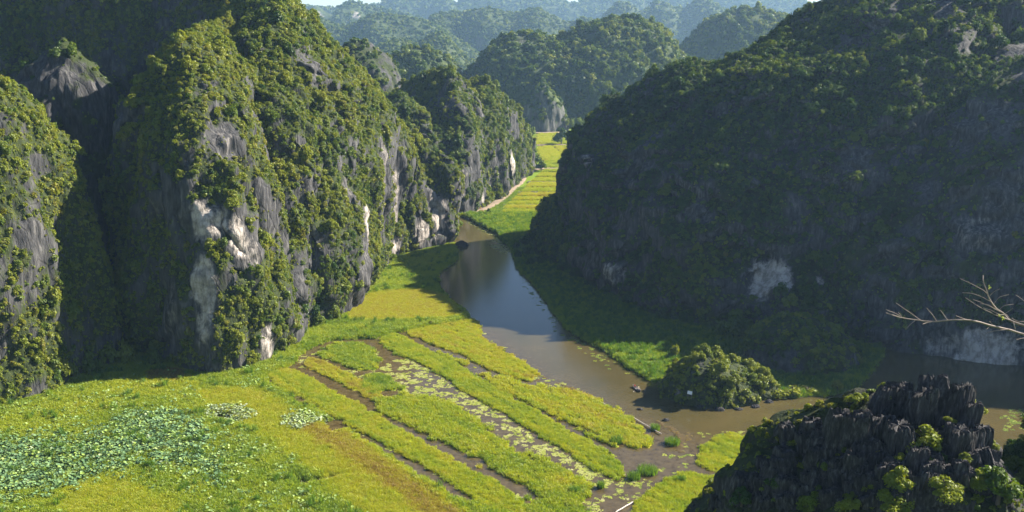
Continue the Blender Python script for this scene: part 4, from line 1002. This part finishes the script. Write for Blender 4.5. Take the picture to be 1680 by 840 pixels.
for hlab, lst in rest.items():
    P_ = np.array([a for a, _, _ in lst]); r_ = np.array([b for _, b, _ in lst]); n = len(r_)
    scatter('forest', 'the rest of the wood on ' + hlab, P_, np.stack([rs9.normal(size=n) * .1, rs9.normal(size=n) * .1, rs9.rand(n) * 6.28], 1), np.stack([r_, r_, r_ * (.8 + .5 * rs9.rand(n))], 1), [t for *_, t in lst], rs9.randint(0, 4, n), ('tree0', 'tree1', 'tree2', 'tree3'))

# islet bushes
for px, py, r, t in ((1158, 552, 2.0, .62), (1132, 566, 2.2, .66), (1118, 588, 1.8, .62), (1150, 585, 1.8, .7), (1178, 566, 2.2, .64), (1205, 590, 2.6, .66), (1180, 606, 3.0, .72), (1232, 592, 2.5, .68), (1262, 596, 2.4, .70), (1210, 628, 2.6, .66), (1240, 625, 2.6, .62), (1190, 642, 2.0, .66), (1262, 622, 1.8, .72), (1165, 632, 1.8, .6), (1220, 652, 1.5, .7), (1245, 650, 1.4, .75), (1105, 612, 2.0, .68), (1122, 620, 1.5, .6)):
    p = on_hill('rocky river islet', px, py)
    r *= 1.25; t = t + .06 + rt.uniform(-.1, .08)
    tree('bush', 'bushy yellow green shrub among those crowding the river islet', 'bush', (p[0], p[1], p[2] - .7), r * rt.uniform(.75, 1.1) * (.75 if px < 1127 else 1), t, fine[rt.randrange(3)] if r > 1.9 else shrubs[rt.randrange(3)], 'bushes crowding the river islet', tall=rt.uniform(.85, 1.15), trunk_h=.3)
def gtree(name, label, cat, px, py, r, t, m, z=.4, **kw):
    x, y = G(px, py, z); return tree(name, label, cat, (x, y, z), r, t, m, **kw)
gtree('tree', 'bright sunlit tree on the bank left of the islet', 'tree', 1108, 604, 1.7, .85, trees[1], tall=1.3)
gtree('tree', 'slim bright tree standing behind the islet on its left', 'tree', 1108, 588, 1.8, .84, trees[2], tall=1.5, trunk_h=.8)
p = on_hill('shaded mountain', 1205, 545); tree('tree', 'large round dark tree in the shade above the islet', 'tree', (p[0] - 1, p[1] - 5, p[2] - 1), 7.5, .42, fine[0], tall=1.0)
for i, (px, py, r, lab) in enumerate(((1300, 646, 2.9, 'bright lime bush at the water edge right of the islet'), (1326, 645, 2.5, 'second lime bush along the water edge right of the islet'), (1280, 650, 2.0, 'small lime bush touching the right end of the islet'))):
    gtree('bush', lab, 'bush', px, py, r, .88, shrubs[i], tall=.8, wide=1.5, trunk_h=.3)
gtree('bush', 'upright lime bush alone in the shade behind the crag', 'bush', 1374, 642, 2.0, .86, trees[0], tall=1.1)
for i, (px, py, lab) in enumerate(((1318, 560, 'sunlit bush on the crest of the knoll behind the islet'), (1340, 572, 'drooping sunlit bush on the right shoulder of the knoll'), (1302, 592, 'small bush on the near side of the knoll'), (1362, 600, 'isolated bush low on the right side of the knoll'))):
    p = on_hill('knoll', px, py); tree('bush', lab, 'bush', (p[0], p[1], p[2] - .5), 1.9 - .15 * i, .72, shrubs[i % 3], trunk_h=.4, tall=1.1)
# far valley trees
gtree('tree', 'lone broad tree standing in the far yellow rice fields', 'tree', 921, 237, 7.6, .34, fine[1], tall=1.35, trunk_h=.7)
gtree('bush', 'rounded dark bush in the fields at the foot of the right mountain', 'bush', 922, 270, 3.8, .22, trees[0], trunk_h=.3)
gtree('bush', 'larger dark bush beside the mountain edge in the far fields', 'bush', 936, 272, 4.8, .15, trees[2], trunk_h=.3)
gtree('bush', 'small round dark bush beside the dirt path near the bay', 'bush', 802, 354, 1.6, .2, trees[3], trunk_h=.6, tall=1.6)
for i, (px, py, r, t) in enumerate(((868, 262, 6, .5), (880, 274, 5.5, .46), (864, 276, 6, .52), (888, 281, 4.2, .48), (874, 248, 5, .5), (858, 280, 5, .55), (872, 226, 6, .55), (853, 288, 4.5, .6))):
    gtree('tree', 'green tree in the grove at the far end of the wooded hill', 'tree', px, py, r, t, trees[i % 4], group='grove at the far end of the wooded hill', tall=1.1)
for i, (px, py, r) in enumerate(((938, 214, 6), (950, 216, 7), (962, 216, 6), (945, 208, 8), (890, 216, 4.5), (905, 216, 5))):
    gtree('tree', 'pale green tree in the row behind the far dike road', 'tree', px, py, r, .55, trees[i % 4], group='trees behind the far dike road', tall=1.2)
# bushes on the near meadow's foot of the hills
for i, (px, py, r, t) in enumerate(((45, 648, 3.4, .55), (90, 636, 3.2, .45), (20, 656, 3.0, .6), (150, 612, 3.2, .5), (120, 622, 2.4, .65), (178, 600, 3.4, .6), (207, 596, 3.3, .72), (255, 600, 2.6, .45), (330, 598, 2.6, .6), (365, 596, 2.8, .66), (300, 600, 2.2, .5), (395, 592, 3.0, .7), (420, 588, 2.4, .62), (470, 556, 3.0, .66), (495, 542, 3.4, .7), (520, 536, 3.2, .6), (545, 524, 3.2, .66), (560, 505, 3.4, .72), (582, 486, 3.6, .68), (600, 466, 3.6, .74), (618, 448, 3.4, .66), (530, 512, 3.2, .7))):
    gtree('tree', 'creeper hung bush tree in the fringe where cliffs meet meadow', 'tree', px, py, r, t, trees[i % 4], group='fringe of trees where cliffs meet the meadow', tall=rt.uniform(1.2, 1.8), trunk_h=.25)
for i, (px, py, r) in enumerate(((848, 410, 2.6), (860, 404, 3.4), (875, 398, 3.8), (890, 390, 4.2), (902, 378, 4.0), (850, 424, 2.4), (866, 420, 3.2), (884, 412, 4.0), (898, 400, 4.5), (908, 366, 3.6), (870, 436, 2.4), (888, 432, 3.4), (905, 420, 4.0), (922, 446, 3.2), (945, 458, 3.4), (970, 470, 3.0), (1000, 484, 3.2), (1030, 500, 3.0), (1060, 512, 3.4), (1090, 524, 3.2), (1120, 530, 3.6), (1150, 522, 3.4))):
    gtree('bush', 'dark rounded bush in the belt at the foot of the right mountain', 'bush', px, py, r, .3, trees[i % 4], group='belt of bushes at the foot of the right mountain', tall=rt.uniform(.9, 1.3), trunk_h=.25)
# ------------------------------------------------------------------ bare tree reaching in from the right
M_TWIG = plain('grey_bark', (0.21, 0.165, 0.145), .8, .3, 14)
def zb(x, y, Y): return W(1440 + x / 6, 440 + y / 6, Y)
bt = empty('bare_tree', (11.0, 13.0, 100.0)); tag(bt, 'bare tree whose leafless pinkish branches reach in from the right edge', 'tree')
bt_inv = Vector(bt.location)
def limb(name, pts, r0, r1, par=bt, dy=0.0):
    n = len(pts); V = []; Fc = []
    P = [Vector(zb(x, y, 12 + dy * math.sin(i * .9))) for i, (x, y) in enumerate(pts)]
    c = catmull(np.array(P), max(8, n * 4), False)
    c = c + .006 * np.stack([noise(c * 9 + 5 * k, 40 + k) for k in range(3)], 1)
    tube(V, Fc, [Vector(p) - bt_inv for p in c], np.linspace(r1, r0, len(c)) * (1 + .12 * noise(c * 25, 44)), 7)
    return link(name, mesh_from(name, V, Fc, M_TWIG, True), par)
lower = [(80, 440), (230, 485), (420, 515), (560, 525), (700, 512), (850, 512), (980, 525), (1100, 560), (1250, 595), (1400, 640), (1560, 700), (1800, 800)]
upper = [(1035, 70), (1040, 130), (1075, 230), (1100, 300), (1150, 380), (1240, 450), (1290, 505), (1380, 545), (1520, 600), (1800, 800)]
limb('branch', lower, .017, .005, dy=.1); limb('branch', upper, .017, .004, dy=-.1)
for pts, r in (([(80, 405), (160, 440), (235, 478)], .006), ([(180, 342), (290, 420), (380, 480), (425, 515)], .008), ([(480, 392), (530, 450), (577, 520)], .007), ([(615, 410), (650, 460), (688, 510)], .007), ([(268, 602), (320, 555), (368, 515)], .008), ([(440, 550), (480, 538), (530, 528)], .009),
               ([(770, 470), (880, 505), (985, 525)], .009), ([(1060, 642), (1150, 615), (1290, 602)], .009), ([(1365, 702), (1440, 688), (1540, 695)], .009), ([(1065, 605), (1090, 585), (1110, 562)], .005), ([(1100, 520), (1130, 550), (1160, 572)], .005), ([(200, 430), (220, 455), (240, 485)], .005)):
    limb('twig', pts, r * .75, .003, dy=.05)
for pts, r in (([(812, 103), (920, 155), (1025, 208), (1085, 258)], .007), ([(835, 240), (950, 255), (1095, 320), (1125, 345)], .007), ([(860, 288), (980, 370), (1100, 430), (1210, 480), (1295, 510)], .011), ([(935, 305), (1040, 350), (1130, 390), (1200, 425)], .008), ([(1010, 350), (1080, 360), (1130, 388)], .005), ([(1040, 390), (1130, 420), (1200, 455), (1245, 460)], .007),
               ([(1105, 268), (1150, 230), (1205, 203)], .007), ([(1140, 358), (1195, 290), (1290, 262)], .007), ([(1188, 415), (1250, 368), (1338, 355)], .007), ([(1245, 455), (1290, 425), (1332, 390)], .006), ([(1340, 520), (1345, 560), (1356, 612)], .007), ([(1355, 262), (1440, 320), (1600, 430), (1800, 560)], .009), ([(1315, 490), (1380, 520), (1440, 525), (1620, 560)], .009), ([(1262, 455), (1285, 480), (1300, 500)], .005)):
    limb('twig', pts, r * .75, .003, dy=-.06)
V, Fc = [], []
J = Vector(zb(1800, 800, 12)) - bt_inv
tube(V, Fc, [(0, 0, -.4), (-.25, -.15, .5), (-1.2, -.5, (J.z) * .6 + .3), tuple(J)], [.12, .09, .05, .024], 9)
tube(V, Fc, [(-.25, -.15, .5), (.4, .1, 1.7), (.9, .4, 2.8)], [.08, .05, .01], 8)
tube(V, Fc, [tuple(Vector(zb(1800, 560, 12)) - bt_inv), (-.9, -.4, 2.2), (-.6, -.3, 1.2), (-.3, -.15, .5)], [.012, .03, .045, .06], 8)
link('trunk', mesh_from('trunk', V, Fc, M_BARK, True), bt)
M_BUD = plain('young_leaf', (0.36, 0.42, 0.03), .6)
def sprig(x, y):
    V, Fc = [], []; c = Vector(zb(x, y, 11.95)) - bt_inv; q = random.Random(x)
    for k in range(9):
        d = Vector((q.gauss(0, 1), q.gauss(0, 1), q.gauss(0.3, 1))).normalized(); s = d.orthogonal().normalized(); l = q.uniform(.022, .04)
        i = len(V); V += [tuple(c), tuple(c + d * l * .5 + s * l * .3), tuple(c + d * l), tuple(c + d * l * .5 - s * l * .3)]; Fc.append((i, i + 1, i + 2, i + 3))
    link('leaf_tuft', mesh_from('leaf_tuft', V, Fc, M_BUD), bt)
sprig(1095, 185); sprig(1205, 465); sprig(1235, 492)

# ------------------------------------------------------------------ boats and people
M_HULL = plain('weathered_wood', (0.15, 0.125, 0.14), .7, .4, 3)
M_IN = plain('pale_planks', (0.34, 0.30, 0.27), .8, .25, 4)
M_SKIN = plain('skin', (0.42, 0.25, 0.17), .6, .05); M_HAIR = plain('dark_hair', (0.015, 0.012, 0.01), .6, .2)
M_RED = plain('red_cloth', (0.55, 0.045, 0.03), .8, .12); M_PALE = plain('pale_cloth', (0.52, 0.46, 0.40), .85, .1); M_TROUSER = plain('dark_cloth', (0.03, 0.035, 0.06), .85, .1)
M_STRAW = plain('straw', (0.62, 0.52, 0.34), .8, .15, 12)
def hull_meshes(Lh=5.0, Wd=1.15, Dp=.48):
    n = 20; xs = np.linspace(-1, 1, n); V = []; prof = [(-1, 1), (-.86, .45), (-.6, .08), (0, 0), (.6, .08), (.86, .45), (1, 1)]
    def ring(x, s, zo):
        w = Wd / 2 * (1 - abs(x) ** 2.6 * .82) * s; sheer = .34 * abs(x) ** 2.4; keel = .30 * abs(x) ** 3
        return [(x * Lh / 2, a * w, zo + keel + (Dp + sheer - keel) * b) for a, b in prof]
    outer = [ring(x, 1, -.12) for x in xs]; inner = [ring(x, .93, -.07) for x in xs]
    def quads(rows):
        V = [p for r in rows for p in r]; m = len(prof)
        return V, [(i * m + j, i * m + j + 1, (i + 1) * m + j + 1, (i + 1) * m + j) for i in range(n - 1) for j in range(m - 1)]
    Vo, Fo = quads(outer); m = len(prof)
    Fo = Fo + [(0, 1, 2, 3), (3, 4, 5, 6)] + [tuple(reversed([(n - 1) * m + k for k in (0, 1, 2, 3)])), tuple(reversed([(n - 1) * m + k for k in (3, 4, 5, 6)]))]
    Vi, Fi = quads(inner)
    gV, gF = [], []
    for sgn in (0, 6):
        tube(gV, gF, [outer[i][sgn] for i in range(n)], [.035] * n, 6)
    return mesh_from('hull', Vo, Fo, M_HULL, True), mesh_from('lining', Vi, [tuple(reversed(f)) for f in Fi], M_IN, True), mesh_from('gunwale', gV, gF, M_IN, True)
def box_mesh(name, sx, sy, sz, mat):
    bm = bmesh.new(); bmesh.ops.create_cube(bm, size=1); bmesh.ops.scale(bm, vec=(sx, sy, sz), verts=bm.verts)
    bmesh.ops.bevel(bm, geom=bm.edges[:], offset=min(sx, sy, sz) * .2, segments=1, affect='EDGES')
    me = bpy.data.meshes.new(name); bm.to_mesh(me); bm.free(); me.materials.append(mat); return me
HM = hull_meshes(); BM_ = box_mesh('thwart', .24, .98, .05, M_IN)
def boat(label, a, b, group=None):
    a, b = Vector(G(*a)), Vector(G(*b)); c = (a + b) / 2; d = b - a
    t = empty('rowing_boat', (c.x, c.y, .02), math.atan2(d.y, d.x)); tag(t, label, 'boat', group)
    for nme, me in zip(('hull', 'lining', 'gunwale'), HM): link(nme, me, t)
    for x in (-1.5, -.3, 1.2):
        o = link('thwart', BM_, t); o.location = (x, 0, .24)
    return t
def figure(label, root, cloth, hat, facing, lean, paddle=None):
    """a seated person: pelvis at ROOT, looking along +x of the figure"""
    t = empty('person', root, facing); tag(t, label, 'person')
    J = {'pel': (0, 0, .12, .13), 'spine': (.03 + lean * .2, 0, .33, .125), 'chest': (.06 + lean * .5, 0, .52, .135), 'neck': (.09 + lean * .75, 0, .68, .052), 'head0': (.11 + lean * .8, 0, .77, .085), 'head1': (.125 + lean * .85, 0, .88, .092)}
    E = [('pel', 'spine'), ('spine', 'chest'), ('chest', 'neck'), ('neck', 'head0'), ('head0', 'head1')]
    for s, n_ in ((1, 'l'), (-1, 'r')):
        cx = .06 + lean * .5
        J.update({'hip' + n_: (.05, s * .10, .10, .085), 'kn' + n_: (.43, s * .16, .26, .06), 'an' + n_: (.58, s * .14, -.10, .04), 'to' + n_: (.76, s * .15, -.13, .032),
                  'sh' + n_: (cx, s * .19, .58, .055), 'el' + n_: (cx + .16, s * .27, .36, .042), 'wr' + n_: (cx + .38, s * .20, .40, .028), 'pa' + n_: (cx + .45, s * .185, .41, .032)})
        E += [('pel', 'hip' + n_), ('hip' + n_, 'kn' + n_), ('kn' + n_, 'an' + n_), ('an' + n_, 'to' + n_), ('chest', 'sh' + n_), ('sh' + n_, 'el' + n_), ('el' + n_, 'wr' + n_), ('wr' + n_, 'pa' + n_)]
        for f, (dy, ln) in enumerate(((-.030, .06), (-.010, .075), (.010, .07), (.028, .055))):
            J['f%d%s' % (f, n_)] = (cx + .50, s * (.185 + dy), .405, .010); J['g%d%s' % (f, n_)] = (cx + .50 + ln * .5, s * (.185 + dy), .375 - ln * .25, .008)
            E += [('pa' + n_, 'f%d%s' % (f, n_)), ('f%d%s' % (f, n_), 'g%d%s' % (f, n_))]
        J['th' + n_] = (cx + .46, s * .145, .395, .010); J['ti' + n_] = (cx + .50, s * .135, .38, .009)
        E += [('pa' + n_, 'th' + n_), ('th' + n_, 'ti' + n_)]
    names = list(J); me = bpy.data.meshes.new('body')
    me.from_pydata([J[k][:3] for k in names], [(names.index(a), names.index(b)) for a, b in E], [])
    o = link('body', me, t); me.materials.append(M_SKIN); me.materials.append(cloth); me.materials.append(M_TROUSER)
    o.modifiers.new('skin', 'SKIN')
    sv = me.skin_vertices[0].data
    for i, k in enumerate(names): sv[i].radius = (J[k][3], J[k][3])
    sv[0].use_root = True
    o.modifiers.new('smooth', 'SUBSURF').render_levels = 1; o.modifiers['smooth'].levels = 1
    dg = bpy.context.evaluated_depsgraph_get(); me2 = bpy.data.meshes.new_from_object(o.evaluated_get(dg))
    o.modifiers.clear(); o.data = me2
    for mm in (M_SKIN, cloth, M_TROUSER):
        if mm.name not in [x.name for x in me2.materials if x]: me2.materials.append(mm)
    for p in me2.polygons:
        c = p.center; p.use_smooth = True
        p.material_index = 0 if (c.z > .66 or c.x > .34 + lean * .5 and c.z > .34 and abs(c.y) > .12 or c.x > .62) else (2 if c.z < .30 and c.x > -.2 and not (c.x < .1 and c.z > .2) else 1)
    hx, hz = J['head1'][0], J['head1'][2]
    V, Fc = [], []; m = 16
    if hat == 'cone':
        for r, z in ((.25, hz - .01), (.24, hz), (.13, hz + .09), (.012, hz + .17)):
            for k in range(m): V.append((hx + r * math.cos(6.2832 * k / m), r * math.sin(6.2832 * k / m), z))
        for q in range(3): Fc += [(q * m + k, q * m + (k + 1) % m, (q + 1) * m + (k + 1) % m, (q + 1) * m + k) for k in range(m)]
        link('conical_hat', mesh_from('conical_hat', V, Fc, M_STRAW, True), t)
    else:
        for j in range(7):
            a = j / 6 * 1.75
            for k in range(m): V.append((hx - .01 + .105 * math.sin(a) * math.cos(6.2832 * k / m), .10 * math.sin(a) * math.sin(6.2832 * k / m), hz + .11 * math.cos(a) + .01))
        Fc = [(q * m + k, q * m + (k + 1) % m, (q + 1) * m + (k + 1) % m, (q + 1) * m + k) for q in range(6) for k in range(m)]
        link('cap', mesh_from('cap', V, Fc, cloth, True), t)
    V, Fc = [], []      # face: nose, eyes, mouth, ears
    tube(V, Fc, [(hx + .085, 0, hz + .01), (hx + .112, 0, hz - .03), (hx + .085, 0, hz - .04)], [.008, .016, .012], 6)
    for s in (1, -1): tube(V, Fc, [(hx - .01, s * .088, hz + .015), (hx - .02, s * .102, hz - .01), (hx, s * .088, hz - .045)], [.01, .016, .01], 6)
    link('nose_and_ears', mesh_from('nose_and_ears', V, Fc, M_SKIN, True), t)
    V, Fc = [], []
    for s in (1, -1): tube(V, Fc, [(hx + .084, s * .026, hz + .012), (hx + .084, s * .046, hz + .010)], [.009, .007], 6)
    tube(V, Fc, [(hx + .082, -.024, hz - .066), (hx + .086, 0, hz - .066), (hx + .082, .024, hz - .066)], [.005, .007, .005], 6)
    link('eyes_and_mouth', mesh_from('eyes_and_mouth', V, Fc, M_HAIR, True), t)
    return t
a, b = (1033, 630), (1057, 648)
bo = boat('small rowing boat carrying two people on the brown river', a, b)
ang = bo.rotation_euler.z
def in_boat(x, y, z): return tuple(Vector(bo.location) + Matrix.Rotation(ang, 3, 'Z') @ Vector((x, y, z)))
figure('person in red with a red cap sitting in the far end of the boat', in_boat(-1.5, 0, .20), M_RED, 'cap', ang, .1)
figure('person in pale clothes under a straw hat rowing at the near end of the boat', in_boat(1.2, 0, .20), M_PALE, 'cone', ang + math.pi, .1)
V, Fc = [], []
c0, s0 = math.cos(ang), math.sin(ang)
for sg in (1, -1):
    V, Fc = [], []
    tube(V, Fc, [in_boat(.62, sg * .17, .62), in_boat(.80, sg * .60, .47), in_boat(1.25, sg * 1.5, .14)], [.018, .018, .018], 6)
    tube(V, Fc, [in_boat(1.22, sg * 1.45, .15), in_boat(1.35, sg * 1.72, .05), in_boat(1.5, sg * 2.0, -.04)], [.02, .09, .06], 6)
    tag(link('oar', mesh_from('oar', V, Fc, M_IN, True)), 'wooden oar on the ' + ('far' if sg > 0 else 'near') + ' side of the small rowing boat', 'oar')
boat('dark empty boat moored at the dirt landing of the bay', (768, 360.5), (779, 358.5))
boat('second dark boat drawn up on the landing behind the first', (767, 351.5), (777, 350.5)).location.z = .75

# ------------------------------------------------------------------ rock in the river, sign, poles, heaps
def boulder(name, label, cat, loc, sx, sy, sz, seed, mat, parent=None):
    bm = bmesh.new(); bmesh.ops.create_icosphere(bm, subdivisions=4, radius=1)
    P_ = np.array([v.co[:] for v in bm.verts]); o = seed * 3.1
    P_ = P_ * (1 + .28 * noise(P_ * 1.3 + o, seed) + .14 * (1 - 2 * np.abs(noise(P_ * 3.5 + o, seed + 1))))[:, None]
    for v, p in zip(bm.verts, P_): v.co = (p[0] * sx, p[1] * sy, max(p[2], -.35) * sz)
    me = bpy.data.meshes.new(name); bm.to_mesh(me); bm.free(); me.materials.append(mat)
    o = link(name, me, parent); o.location = loc
    return tag(o, label, cat)
x, y = G(757, 403)
boulder('boulder', 'dark boulder rising from the river below the white cliff', 'rock', (x, y, .1), 3.2, 2.0, 2.0, 5, M_ROCK_DARK)
tree('bush', 'little green shrub growing on the dark river boulder', 'bush', (x - .6, y + .2, 1.5), 1.0, .7, shrubs[1])
M_BRUSH = plain('dry_brush', (0.20, 0.105, 0.06), .95, .4, 2)
for i, (px, py, s, lab) in enumerate(((790, 350, 1.3, 'reddish brown brush heap on the bay side of the path'), (785, 344, 1.5, 'brown brush heap on the hill side of the path'), (795, 338, 1.3, 'dark heap farther up the path under the hill'))):
    x, y = G(px, py); boulder('brush_heap', lab, 'heap', (x, y, .7), s * 1.3, s, s * .9, 20 + i, M_BRUSH)
for i, (px, py, s) in enumerate(((1050, 672, .5), (1092, 690, .6), (1240, 668, .7), (1212, 672, .6), (1180, 673, .8), (1262, 660, .7), (1150, 668, .7))):
    x, y = G(px, py); boulder('rock', 'low dark stone at the foot of the islet', 'rock', (x, y, .0), s * 1.6, s * 1.1, s, 30 + i, M_ROCK_DARK)['group'] = 'stones at the foot of the islet'
p = on_hill('rocky river islet', 1128, 650)
sg = empty('sign', (p[0] - .2, p[1] - 1.0, p[2] - .4), -.35); tag(sg, 'blank white board on posts at the left side of the islet', 'sign')
M_WHITE = plain('white_board', (0.78, 0.78, 0.76), .5, .05); M_POST = plain('post_wood', (0.25, 0.2, 0.15))
pn_ = link('panel', box_mesh('panel', 1.35, .06, .95, M_WHITE), sg); pn_.location = (0, 0, 2.0); pn_.rotation_euler = (-.25, .12, 0)
for s in (-1, 1):
    ps = link('post', box_mesh('post', .09, .09, 2.2, M_POST), sg); ps.location = (s * .5, .10, 1.0)
M_POLE = plain('pale_bamboo', (0.52, 0.45, 0.38), .6, .2, 6)
for a, b, lab in (((945, 641), (995, 664), 'pale bamboo pole lying in the shallows, farthest of three'), ((1037, 684), (1085, 712), 'pale bamboo pole lying by the reed clumps'), ((1010, 840), (1039, 823), 'pale bamboo pole at the corner of the lowest rice plot')):
    a, b = Vector(G(*a, .35) + (.35,)), Vector(G(*b, .35) + (.35,)); t = empty('bamboo_pole', a); tag(t, lab, 'pole')
    d = b - a; V, Fc = [], []
    m = 14; tube(V, Fc, [d * (k / m) + Vector((0, 0, .03 * math.sin(k))) for k in range(m + 1)], [.13 * (1.15 if k % 2 else 1) for k in range(m + 1)], 7)
    link('stem', mesh_from('stem', V, Fc, M_POLE, True), t)
    for f in (.02, .5, .97):
        st = link('stake', box_mesh('stake', .10, .10, 1.3, M_POST), t); st.location = d * f + Vector((.12, .1, -.2))
for i, (px, py, r, lab) in enumerate(((1062, 775, 2.9, 'broad reed clump standing in the water below the yellow rice'), (1040, 785, 1.9, 'smaller reed clump at the left of the broad one'), (1103, 728, 2.3, 'reed clump beside the middle bamboo pole'), (1012, 726, 1.9, 'reed clump at the edge of the ragged yellow rice'), (1075, 705, 1.5, 'low reed clump above the middle bamboo pole'), (1118, 790, 1.2, 'little reed clump at the corner of the lowest rice plot'), (943, 808, 1.3, 'reed clump in the weedy open water'), (985, 800, 1.0, 'small reed clump by the end of the wide rice block'))):
    x, y = G(px, py); me = blade_mesh('reed_clump', 300 + i, int(170 * r), r * .85, 1.5, .05, .7)
    o = link('reed_clump', me); o.location = (x, y, 0); tag(o, lab, 'reeds'); o['tint'] = .27
M_HAZE, nt_, nd_, L_ = nmat('haze')
ho = N(nt_, 'ShaderNodeOutputMaterial'); hv = N(nt_, 'ShaderNodeVolumePrincipled')
hv.inputs['Color'].default_value = (0.42, 0.65, 1.0, 1); hv.inputs['Density'].default_value = HAZE; hv.inputs['Anisotropy'].default_value = 0.3
L_.new(hv.outputs[0], ho.inputs['Volume'])
v = [(x, y, z) for z in (-4.5, 345) for y in (-320, 6200) for x in (-4200, 4200)]
hz = link('haze', mesh_from('haze', v, [(0, 2, 3, 1), (4, 5, 7, 6), (0, 1, 5, 4), (2, 6, 7, 3), (0, 4, 6, 2), (1, 3, 7, 5)], M_HAZE))
tag(hz, 'thin pale haze hanging over the whole valley', None, None, 'stuff')
